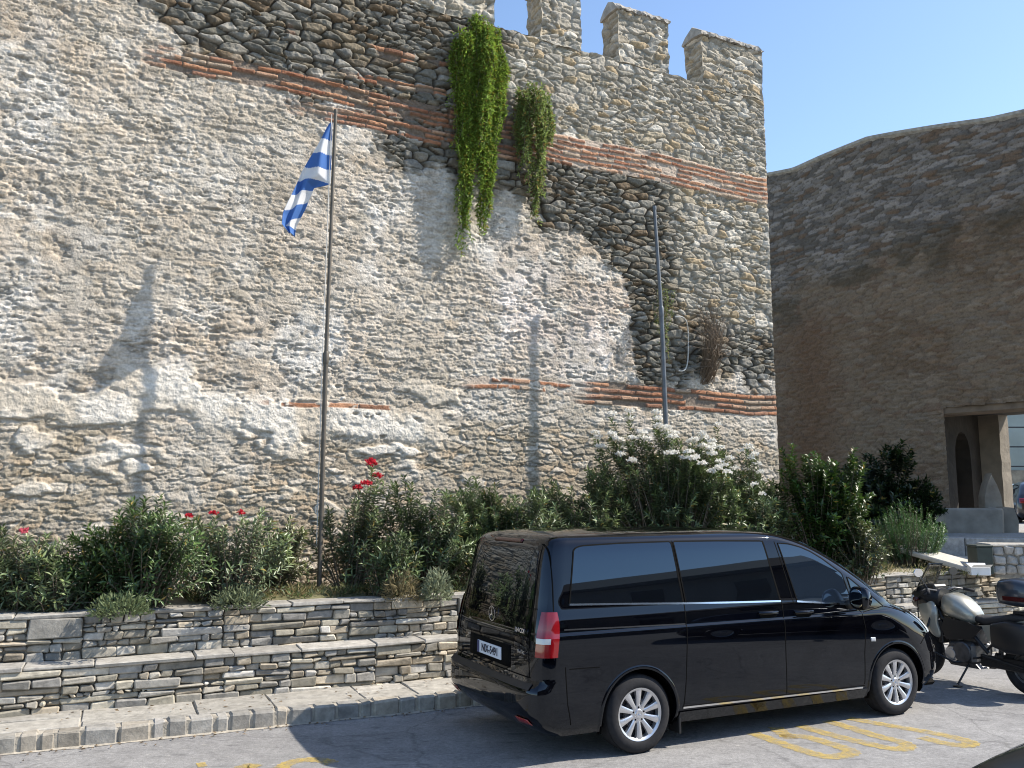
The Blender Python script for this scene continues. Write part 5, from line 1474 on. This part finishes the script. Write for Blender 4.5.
# ================================================================== MOTORCYCLE (x forward, y left)
M['bike_silver'] = mat('bike_silver_paint', (.40, .385, .32), .34, metal=.45, coat=.8)
M['bike_black'] = mat('bike_black', (.012, .012, .013), .4)
M['seat_vinyl'] = mat('seat_vinyl', (.022, .022, .024), .6, bump=.2, bscale=150)
M['engine_metal'] = mat('engine_metal', (.12, .12, .125), .45, metal=.7, var=.3, vscale=14)
M['smoke_screen'] = mat('smoked_screen', (.45, .43, .38), .03, spec=.6)
M['smoke_screen'].node_tree.nodes['Principled BSDF'].inputs['Transmission Weight'].default_value = .92
M['topcase'] = mat('topcase_blue_black', (.025, .032, .045), .3, coat=.5)
bike = empty('motorcycle', (5.62, 10.92, 0), R(117)); tag(bike, 'silver and black touring motorcycle on its side stand in front of the van', 'motorcycle')
def bwheel(x, rr, w, nm):
    mb = MB(); mb.lathe([(.04, -.05), (.04, .05)], 16, 'Y', closed=False)
    mb.tube([(0, -.07, 0), (0, .07, 0)], .022, 12)
    for s in (-1, 1): mb.lathe([(.075, s * .055), (.145, s * .055), (.145, s * .061), (.075, s * .061)], 32, 'Y', closed=True)
    wl_ = mb.build('wheel', M['engine_metal'], bike, True, 40); wl_.location = (x, 0, rr)
    mb = MB(); pr = []
    for k in range(15):
        a = math.pi * 2 * k / 15; pr.append((rr - w * .5 + w * .5 * math.cos(a), w * .5 * math.sin(a)))
    mb.lathe(pr, 48, 'Y', closed=True); mb.build('tyre', M['rubber'], wl_, True)
    mb = MB(); ri = rr - w * .92
    mb.lathe([(ri + .012, -w * .38), (ri - .008, -w * .34), (ri - .012, 0), (ri - .008, w * .34), (ri + .012, w * .38)], 48, 'Y')
    for k in range(6):
        a = 2 * math.pi * k / 6
        for da in (-.10, .10): mb.tube([(math.cos(a) * .035, 0, math.sin(a) * .035), (math.cos(a + da) * ri, 0, math.sin(a + da) * ri)], [.011, .009], 8)
    mb.build('rim', M['engine_metal'], wl_, True, 40)
bwheel(.72, .31, .115, 'f'); bwheel(-.70, .31, .15, 'r')
mb = MB()
for s in (-1, 1):
    mb.tube([(.72, s * .10, .31), (.62, s * .10, .60)], .030, 12); mb.tube([(.62, s * .10, .58), (.44, s * .10, 1.03)], .022, 12)
mb.box(.44, .52, -.13, .13, .80, .84, .01); mb.build('fork', M['engine_metal'], bike, True, 40)
mb = MB(); rings = []
for k in range(13):
    a = R(25 + 130 * k / 12); rr = .335
    rings.append([(.72 + rr * math.cos(a), q * .075, .31 + rr * math.sin(a) + (.018 if abs(q) < .6 else -.01)) for q in (-1, -.5, 0, .5, 1)])
mb.loft(rings, closed=False, caps=False); fd = mb.build('front_mudguard', M['bike_black'], bike, True); fd.modifiers.new('thick', 'SOLIDIFY').thickness = .006
def ell_loft(name, secs, material, seg=18, parent=bike, sharp=60):
    """secs: x, half width, z centre, half height, exponent"""
    mb = MB(); rings = []
    for (x, w, zc, h, e) in secs:
        ring = []
        for j in range(seg):
            a = 2 * math.pi * j / seg; c, s_ = math.cos(a), math.sin(a)
            ring.append((x, w * math.copysign(abs(c) ** (2 / e), c), zc + h * math.copysign(abs(s_) ** (2 / e), s_)))
        rings.append(ring)
    mb.loft(rings); return mb.build(name, material, parent, True, sharp)
ell_loft('tank', [(-.12, .09, .80, .05, 2.4), (-.04, .15, .83, .12, 2.6), (.08, .19, .89, .15, 2.6), (.20, .19, .92, .16, 2.6), (.30, .15, .92, .14, 2.5), (.37, .07, .90, .08, 2.3)], M['bike_silver'])
ell_loft('seat', [(-.95, .10, .86, .03, 2.6), (-.85, .14, .87, .05, 2.8), (-.60, .16, .86, .06, 2.8), (-.45, .15, .82, .055, 2.8), (-.25, .14, .785, .055, 2.8), (-.08, .09, .80, .05, 2.6)], M['seat_vinyl'])
for s in (-1, 1):
    # side fairing: silver panel from the headlamp down beside the engine
    mb = MB()
    outer = [(.76, .99), (.66, .88), (.58, .72), (.46, .56), (.34, .50), (.30, .58), (.36, .70), (.32, .82), (.38, .94), (.60, 1.08)]
    bulge = [.07, .15, .19, .20, .19, .17, .20, .20, .18, .10]
    c_ = (.47, .80); vs = [(c_[0], s * .245, c_[1])] + [(x, s * b, z) for (x, z), b in zip(outer, bulge)]
    inn = [(x * .98 + .01, s * (b - .035), z) for (x, z), b in zip(outer, bulge)]
    k = len(outer); vs += inn
    fs = [(0, 1 + i, 1 + (i + 1) % k) for i in range(k)] + [(1 + i, 1 + k + i, 1 + k + (i + 1) % k, 1 + (i + 1) % k) for i in range(k)]
    mb.add(vs, fs); fo = mb.build('side_fairing', M['bike_silver'], bike, True, 50)
    sb = fo.modifiers.new('round', 'SUBSURF'); sb.levels = 2; sb.render_levels = 2
    # tail panel
    mb = MB(); mb.prism([(-.22, .74), (-.50, .78), (-.92, .90), (-1.02, .93), (-.80, .80), (-.50, .66), (-.30, .56)], s * .125, s * .150); mb.build('tail_panel', M['bike_silver'], bike)
    mb = MB(); mb.tube([(.40, s * .05, 1.08), (.40, s * .25, 1.11), (.30, s * .36, 1.09)], .013, 10); hb = mb.build('handlebar', M['engine_metal'], bike, True)
    mb = MB(); mb.tube([(.33, s * .33, 1.10), (.25, s * .43, 1.075)], .019, 10); mb.tube([(.40, s * .30, 1.115), (.36, s * .42, 1.10)], .008, 6); mb.build('grip', M['rubber'], hb, True)
    mb = MB(); mb.tube([(.42, s * .22, 1.12), (.46, s * .31, 1.28)], .007, 6)
    mb.loft([[(.46 + dx, s * (.33 + .085 * r_ * math.cos(a)), 1.31 + .055 * r_ * math.sin(a)) for a in np.linspace(0, 6.283, 17)[:-1]] for dx, r_ in ((-.006, .94), (0, 1.0), (.02, .8), (.035, .3))])
    mb.build('mirror', M['chrome'] if s > 0 else M['bike_black'], bike, True, 40)
    mb = MB(); mb.tube([(.60, s * .14, .97), (.60, s * .25, .97)], [.012, .03], 10); mb.build('indicator', M['dark_red'], bike, True)
    # panniers' frame, footrests
    mb = MB(); mb.tube([(-.18, s * .13, .36), (-.18, s * .27, .36)], .013, 8); mb.build('footrest', M['bike_black'], bike)
    mb = MB(); mb.tube([(-.45, s * .13, .44), (-.45, s * .25, .44)], .011, 8); mb.build('footrest', M['bike_black'], bike)
ell_loft('nose_fairing', [(.36, .12, .99, .12, 2.4), (.50, .19, 1.00, .15, 2.4), (.66, .17, .98, .15, 2.4), (.76, .11, .955, .11, 2.3), (.81, .04, .94, .05, 2.2)], M['bike_black'])
hl_ = ell_loft('headlight', [(.66, .10, .975, .075, 2.1), (.74, .11, .97, .085, 2.1), (.80, .08, .965, .06, 2.0), (.825, .03, .965, .025, 2.0)], M['white_lens']); hl_.location = (-.05, .05, 0)
mb = MB(); rings = []
for k in range(9):
    t_ = k / 8; zq = 1.06 + .36 * t_; xc = .74 - .20 * t_; hw_ = .17 - .05 * t_ ** 2
    rings.append([(xc - .10 * (q * q), q * hw_, zq) for q in np.linspace(-1, 1, 11)])
mb.loft(rings, closed=False, caps=False); ws_ = mb.build('windscreen', M['smoke_screen'], bike, True); ws_.modifiers.new('thick', 'SOLIDIFY').thickness = .004
mb = MB(); mb.box(.40, .58, -.12, .12, 1.05, 1.16, .02); mb.build('instruments', M['bike_black'], bike, False)
mb = MB(); mb.box(-.12, .24, -.17, .17, .26, .52, .04); mb.box(.06, .26, -.15, .15, .50, .74, .03); mb.box(-.16, .06, -.13, .13, .50, .70, .03)
for s in (-1, 1):
    mb.lathe([(.0, s * .17), (.10, s * .17), (.12, s * .20), (.11, s * .215), (.0, s * .22)], 24, 'Y', (.02, 0, .40))
for zq in (.55, .59, .63, .67): mb.box(.05, .28, -.17, .17, zq, zq + .012)
mb.build('engine', M['engine_metal'], bike)
mb = MB()
for s in (-1, 1):
    mb.tube([(.46, s * .04, .92), (.30, s * .14, .76), (-.10, s * .15, .62), (-.28, s * .13, .42)], .024, 8); mb.tube([(-.20, s * .12, .38), (-.70, s * .12, .31)], .026, 8); mb.tube([(-.15, s * .11, .70), (-.60, s * .12, .78), (-1.0, s * .10, .86)], .018, 8); mb.tube([(-.25, s * .12, .45), (-.58, s * .12, .76)], .016, 8)
mb.tube([(.20, .0, .52), (.34, .0, .40), (.10, .0, .22), (-.2, -.10, .24)], .03, 10)
mb.build('frame', M['bike_black'], bike, True, 50)
mb = MB(); mb.box(.30, .36, -.16, .16, .46, .74, .01)
for k in range(9): mb.box(.36, .366, -.15, .15, .48 + .028 * k, .485 + .028 * k)
mb.build('radiator', M['bike_black'], bike)
for s in (-1, 1):
    mb = MB(); mb.tube([(.40, s * .18, .86), (.46, s * .25, .60), (.36, s * .27, .36), (.10, s * .24, .27), (-.06, s * .15, .30)], .014, 8); mb.build('crash_bar', M['bike_black'], bike, True)
    mb = MB(); mb.tube([(.36, s * .30, 1.10), (.52, s * .24, 1.02), (.46, s * .13, .88), (.20, s * .12, .70)], .006, 6); mb.build('cable', M['rubber'], bike, True)
    mb = MB(); mb.tube([(.38, s * .26, 1.11), (.60, s * .20, .98), (.66, s * .12, .62), (.70, s * .09, .42)], .006, 6); mb.build('brake_hose', M['rubber'], bike, True)
    mb = MB(); mb.prism([(-.10, .56), (.24, .52), (.30, .66), (.24, .78), (-.06, .76), (-.24, .70)], s * .155, s * .180); mb.build('knee_panel', M['bike_black'], bike)
    mb = MB(); mb.lathe([(.0, s * .22), (.06, s * .222), (.065, s * .21), (.085, s * .21), (.09, s * .19)], 20, 'Y', (.16, 0, .36)); mb.build('engine_cover', M['alloy'], bike, True, 40)
    mb = MB(); mb.tube([(-.44, s * .15, .40), (-.50, s * .16, .74)], [.028, .024], 10); mb.build('shock_absorber', M['engine_metal'], bike, True)
mb = MB(); mb.prism([(-.16, .22), (.22, .22), (.34, .34), (.20, .30), (-.10, .28)], -.14, .14); mb.build('belly_pan', M['engine_metal'], bike)
mb = MB(); mb.box(-.74, -.16, .105, .125, .26, .40, .01); mb.build('chain_guard', M['bike_black'], bike)
mb = MB(); mb.tube([(-.20, -.17, .28), (-.42, -.20, .32), (-.55, -.21, .40), (-1.02, -.22, .58)], [.03, .035, .06, .06], 16); mb.build('exhaust', M['engine_metal'], bike, True, 50)
mb = MB(); mb.tube([(-.02, .12, .28), (.03, .30, .03)], .012, 8); mb.box(-.01, .07, .27, .34, .0, .014); mb.build('side_stand', M['bike_black'], bike)
mb = MB(); rings = []
for k in range(11):
    a = R(10 + 130 * k / 10); rings.append([(-.70 + .35 * math.cos(a) * -1, q * .09, .31 + .35 * math.sin(a)) for q in (-1, -.4, .4, 1)])
mb.loft(rings, closed=False, caps=False); rg_ = mb.build('rear_mudguard', M['bike_black'], bike, True); rg_.modifiers.new('thick', 'SOLIDIFY').thickness = .006
mb = MB(); mb.box(-1.06, -.62, -.14, .14, .915, .945, .005)
mb.build('luggage_rack', M['bike_black'], bike)
tc_ = ell_loft('top_case', [(-1.34, .16, 1.06, .11, 4), (-1.30, .22, 1.07, .145, 4), (-1.10, .25, 1.09, .165, 4), (-.92, .22, 1.08, .15, 4), (-.86, .15, 1.06, .10, 4)], M['topcase'])
tc_.location = (.42, 0, .07)
mb = MB(); mb.box(-1.352, -1.335, -.15, .15, 1.0, 1.06, .004); mb.box(-1.30, -1.0, .243, .252, 1.0, 1.05, .003); mb.box(-1.30, -1.0, -.252, -.243, 1.0, 1.05, .003); mb.build('reflector', M['dark_red'], tc_)
for s in (-1, 1):
    pn = ell_loft('pannier', [(-1.12, .06, .66, .12, 4), (-1.08, .095, .66, .17, 4), (-.70, .095, .66, .18, 4), (-.52, .05, .66, .13, 4)], M['bike_black']); pn.location = (.08, s * .26, 0)
mb = MB(); mb.box(-1.06, -1.02, -.09, .09, .80, .87, .01); mb.build('tail_light', M['red_lens'], bike)

# ================================================================== OTHER CARS
CT = [(.20, -1.95, 1.98, .74, .3, 3.5, .6, 3), (.32, -2.05, 2.08, .83, .3, 3.5, .65, 3), (.50, -2.08, 2.12, .86, .3, 3.5, .7, 3), (.68, -2.06, 2.06, .865, .3, 3.5, .75, 2.8), (.80, -2.02, 1.92, .85, .3, 3.5, .8, 2.6),
      (.88, -1.97, 1.68, .825, .3, 3.5, .75, 2.5), (.93, -1.93, 1.35, .80, .3, 3.5, .55, 2.4), (.97, -1.90, 1.12, .78, .3, 3.5, .42, 2.4), (1.10, -1.75, .88, .72, .3, 3.2, .40, 2.4), (1.30, -1.48, .48, .63, .3, 3.0, .42, 2.4),
      (1.38, -1.32, .28, .58, .3, 3.0, .45, 2.4), (1.43, -1.10, .05, .48, .35, 2.8, .45, 2.4), (1.455, -.85, -.20, .28, .3, 2.6, .3, 2.4), (1.462, -.65, -.40, .08, .12, 2.4, .1, 2.4)]
CLV = list(np.arange(.20, .80, .04)) + list(np.arange(.80, 1.0, .02)) + list(np.arange(1.0, 1.36, .04)) + [1.36, 1.38, 1.40, 1.415, 1.43, 1.44, 1.45, 1.457, 1.462]
def car(loc, yaw, paint, label, plate=None):
    c_ = empty('parked_car', loc, yaw); tag(c_, label, 'car')
    sh = Shell(CT, CLV, (14, 70, 22)); sh.body('body', paint, c_, [(-1.27, .30), (1.28, .30)], .345)
    mb = MB(); mb.box(-1.9, 1.9, -.72, .72, .16, .28, .03)
    for s in (-1, 1):
        for ax in (-1.27, 1.28):
            rings = []
            for k in range(25):
                a = R(-20 + 220 * k / 24); x, z = ax + .35 * math.cos(a), .30 + .35 * math.sin(a); rings.append([(x, s * .80, z), (x, s * .5, z)])
            mb.loft(rings, closed=False, caps=False)
    mb.build('underbody', M['gap'], c_)
    for s in (-1, 1):
        mb = MB(); sh.side_patch(mb, [(-1.45, .99), (-.25, .975)], [(-1.18, 1.33), (-.25, 1.37)], .003, 16, 6, s); mb.build('rear_side_window', M['tint'], c_, True, 40)
        mb = MB(); sh.side_patch(mb, [(-.17, .975), (.78, .985)], [(-.17, 1.37), (.20, 1.33)], .003, 16, 6, s); mb.build('front_side_window', M['tint'], c_, True, 40)
        mb = MB(); sh.end_patch(mb, lambda v: (s * .46, s * .76), (.66, .80), False, .006, 10, 5); mb.build('headlight', M['white_lens'], c_, True)
        mb = MB(); sh.end_patch(mb, lambda v: (s * .55, s * .79), (.70, .86), True, .006, 10, 5); mb.build('tail_lamp', M['red_lens'], c_, True)
        mb = MB(); mb.lathe([(.0, -.07), (.05, -.06), (.075, 0), (.06, .05), (0, .06)], 14, 'X', (.72, s * .90, 1.0)); mb.build('door_mirror', paint, c_, True)
        for hx in (-.75, .1):
            mb = MB(); y = sh.yside(hx, .86); mb.tube([(hx - .09, s * y, .86), (hx - .07, s * (y + .02), .86), (hx + .07, s * (y + .02), .86), (hx + .09, s * y, .86)], .012, 8); mb.build('door_handle', paint, c_, True)
        for pth in ([(-.21, 1.38), (-.21, .30)], [(.80, .98), (.86, .80), (.84, .32)], [(-1.45, .99), (-1.05, .72), (-.95, .36)]): q = MB(); sh.side_strip(q, pth, .007, .002, s, .004); q.build('shut_line', M['gap'], c_)
    mb = MB(); sh.end_patch(mb, lambda v: (-(.66 - .12 * v), .66 - .12 * v), (1.0, 1.33), False, .004, 20, 8); mb.build('windscreen', M['tint_front'], c_, True)
    mb = MB(); sh.end_patch(mb, lambda v: (-(.60 - .12 * v), .60 - .12 * v), (1.0, 1.30), True, .004, 20, 8); mb.build('rear_window', M['tint_front'], c_, True)
    mb = MB(); mb.xf = Matrix.Translation((sh.xback(0, .62) - .012, 0, .62)); mb.box(-.006, .006, -.24, .24, -.05, .05); mb.build('number_plate', M['plate'], c_)
    for s in (-1, 1):
        for ax in (-1.27, 1.28): make_wheel(c_, (ax, s * .755, .30), s, .30, .19, .19, 5, detail=False)
    return c_
M['dark_car'] = mat('dark_grey_car_paint', (.012, .014, .014), .3, metal=.3, coat=.9)
M['red_black_car'] = mat('near_black_car_paint', (.012, .009, .010), .3, coat=.8)
M['blue_car'] = mat('pale_blue_car_paint', (.35, .48, .58), .3, coat=.8)
car((2.59, 3.03, 0), R(40), M['dark_car'], 'dark grey car whose roof edge cuts the bottom right corner of the view')

car((9.4, 6.3, 0), R(66), M['red_black_car'], 'near black car added out of view at right to darken reflections in the van doors')  # unseen car, added for its dark reflection low in the van side
# street beyond the gateway
M['street2'] = mat('upper_street', (.17, .165, .155), .9, var=.2, vscale=1.5)
mb = MB(); mb.add([(9.0, 22.0, 1.475), (60, 22.0, 1.475), (60, 90, 1.475), (9.0, 90, 1.475)], [(0, 1, 2, 3)]); tag(mb.build('upper_street', M['street2']), kind='structure')
car((18.2, 30.6, 1.475), R(70), M['red_black_car'], 'near black car with a number plate seen through the gateway')
car((19.3, 34.6, 1.475), R(165), M['blue_car'], 'pale blue car parked beyond the dark one, seen through the gateway')
bt = empty('garden_wall', (20, 46, 1.4)); tag(bt, 'sunlit pale green rendered wall with lower stone courses beyond the gateway', 'wall')
mb = MB(); mb.box(-9, 16, 0, .6, 2.5, 9.0); mb.build('rendered_wall', mat('pale_green_render', (.36, .40, .36), .9, var=.15, vscale=.8, bump=.3), bt)
mb = MB(); mb.box(-9, 16, -.15, .6, -.3, 2.49); mb.build('stone_base', mat('rubble_base', (.28, .24, .18), .95, var=.45, vscale=2.5, bump=.8, bscale=5), bt)
mf = empty('mesh_fence', (20, 44.5, 1.4)); tag(mf, 'thin dark metal railing in front of the pale green wall beyond the gateway', 'fence')
M['iron'] = mat('dark_iron', (.03, .03, .032), .6)
mb = MB()
for zq in (2.6, 3.6, 4.6, 5.6): mb.box(-8, 14, -.03, .03, zq, zq + .07)
mb.build('rail', M['iron'], mf)
for x in np.arange(-8, 14, 2.2):
    mb = MB(); mb.box(x, x + .09, -.045, .045, 0, 6.2); mb.build('post', M['iron'], mf)

# house on the near side of the street, behind the viewer: mirrored in the van's panels and glass
hs = empty('street_house', (19.5, -4.5, 0), R(59)); tag(hs, 'plain rendered house across the street, dark against the sky in the van windows', 'house')
mb = MB(); mb.box(-22, 8.5, -6, 0, 0, 5.6); mb.build('facade', mat('house_render', (.16, .14, .12), .9, var=.15, vscale=1.2), hs)
mb = MB(); mb.prism([(-6.5, 5.6), (.55, 5.6), (.55, 5.75), (-3, 6.9), (-6.5, 5.75)], -22.5, 9, 'YZ'); mb.build('roof', mat('roof_slate', (.05, .046, .042), .9, var=.3, vscale=4), hs)
for k, x in enumerate((-20, -16, -12.5, -9, -5.5, -2, 1.5, 5)):
    for zq in (.9, 3.7):
        mb = MB(); mb.box(x, x + 1.1, -.02, .04, zq, zq + 1.5); w_ = mb.build('window', M['tint'], hs)
        mb = MB(); mb.box(x - .1, x + 1.2, .005, .09, zq - .08, zq - .005); mb.build('sill', M['coping'], w_)

# ================================================================== ROAD PAINT
def worn_paint():
    m, t, b = new_mat('worn_yellow_paint')
    tc = t.nodes.new('ShaderNodeTexCoord'); n = t.nodes.new('ShaderNodeTexNoise'); n.inputs['Scale'].default_value = 9; n.inputs['Detail'].default_value = 9; n.inputs['Roughness'].default_value = .72
    t.links.new(tc.outputs['Object'], n.inputs['Vector'])
    r = t.nodes.new('ShaderNodeValToRGB'); r.color_ramp.elements[0].position = .30; r.color_ramp.elements[0].color = (0, 0, 0, 1); r.color_ramp.elements[1].position = .62; r.color_ramp.elements[1].color = (.72, .72, .72, 1)
    t.links.new(n.outputs['Fac'], r.inputs['Fac'])
    b.inputs['Base Color'].default_value = (.50, .36, .09, 1); b.inputs['Roughness'].default_value = .8
    tr = t.nodes.new('ShaderNodeBsdfTransparent'); ms = t.nodes.new('ShaderNodeMixShader')
    t.links.new(r.outputs['Color'], ms.inputs['Fac']); t.links.new(tr.outputs['BSDF'], ms.inputs[1]); t.links.new(b.outputs['BSDF'], ms.inputs[2]); t.links.new(ms.outputs['Shader'], t.nodes['Material Output'].inputs['Surface'])
    return m
M['yellow'] = worn_paint()
def stroke(mb, pts, w, z=.004):
    pts = [Vector((p[0], p[1], 0)) for p in pts]; fine = []
    for i in range(len(pts) - 1):                       # Catmull-Rom through the points
        p0 = pts[max(i - 1, 0)]; p1, p2 = pts[i], pts[i + 1]; p3 = pts[min(i + 2, len(pts) - 1)]
        for k in range(8):
            t_ = k / 8; fine.append(.5 * ((2 * p1) + (-p0 + p2) * t_ + (2 * p0 - 5 * p1 + 4 * p2 - p3) * t_ ** 2 + (-p0 + 3 * p1 - 3 * p2 + p3) * t_ ** 3))
    fine.append(pts[-1]); vs = []
    for i, p in enumerate(fine):
        t_ = (fine[min(i + 1, len(fine) - 1)] - fine[max(i - 1, 0)]).normalized(); n_ = Vector((-t_.y, t_.x, 0)); ww = w * (1 + .12 * math.sin(i * 1.7))
        vs += [(p.x + n_.x * ww / 2, p.y + n_.y * ww / 2, z), (p.x - n_.x * ww / 2, p.y - n_.y * ww / 2, z)]
    mb.add(vs, [(2 * i, 2 * i + 1, 2 * i + 3, 2 * i + 2) for i in range(len(fine) - 1)])
BUS=[[(2.298, 8.7), (2.435, 8.399), (2.594, 8.089), (2.728, 7.914), (2.876, 7.943), (2.983, 8.02), (2.999, 8.119), (2.921, 8.293), (2.752, 8.564), (2.544, 8.564)], [(2.583, 8.913), (2.585, 8.677), (2.612, 8.497)], [(2.842, 8.975), (3.001, 8.677), (3.194, 8.399), (3.367, 8.19), (3.491, 8.149), (3.587, 8.262), (3.573, 8.399), (3.447, 8.586), (3.303, 8.913), (3.176, 9.164)], [(3.439, 9.268), (3.644, 9.062), (3.866, 8.853), (4.09, 8.62), (4.203, 8.432), (4.194, 8.325), (4.086, 8.262), (3.956, 8.346), (3.844, 8.541)]]
REST=[[(-1.916, 7.54), (-1.906, 7.652), (-1.856, 7.767), (-1.736, 7.822), (-1.594, 7.786), (-1.513, 7.714)], [(-2.264, 7.523), (-2.218, 7.643), (-2.116, 7.609)], [(-2.642, 7.661), (-2.576, 7.696)]]
mb = MB()
for st_ in BUS: stroke(mb, st_, .15)
o = mb.build('road_lettering', M['yellow']); tag(o, 'worn yellow BUS lettering on the asphalt beside the van', 'road marking')
for st_, lab in zip(REST, ('curved yellow stroke of worn lettering at the edge of the van shadow', 'short faded yellow stroke left of the curved one at the bottom of the view', 'faintest yellow stroke, leftmost of the road lettering')):
    mb = MB(); stroke(mb, st_, .13); o = mb.build('road_lettering', M['yellow']); tag(o, lab, 'road marking')
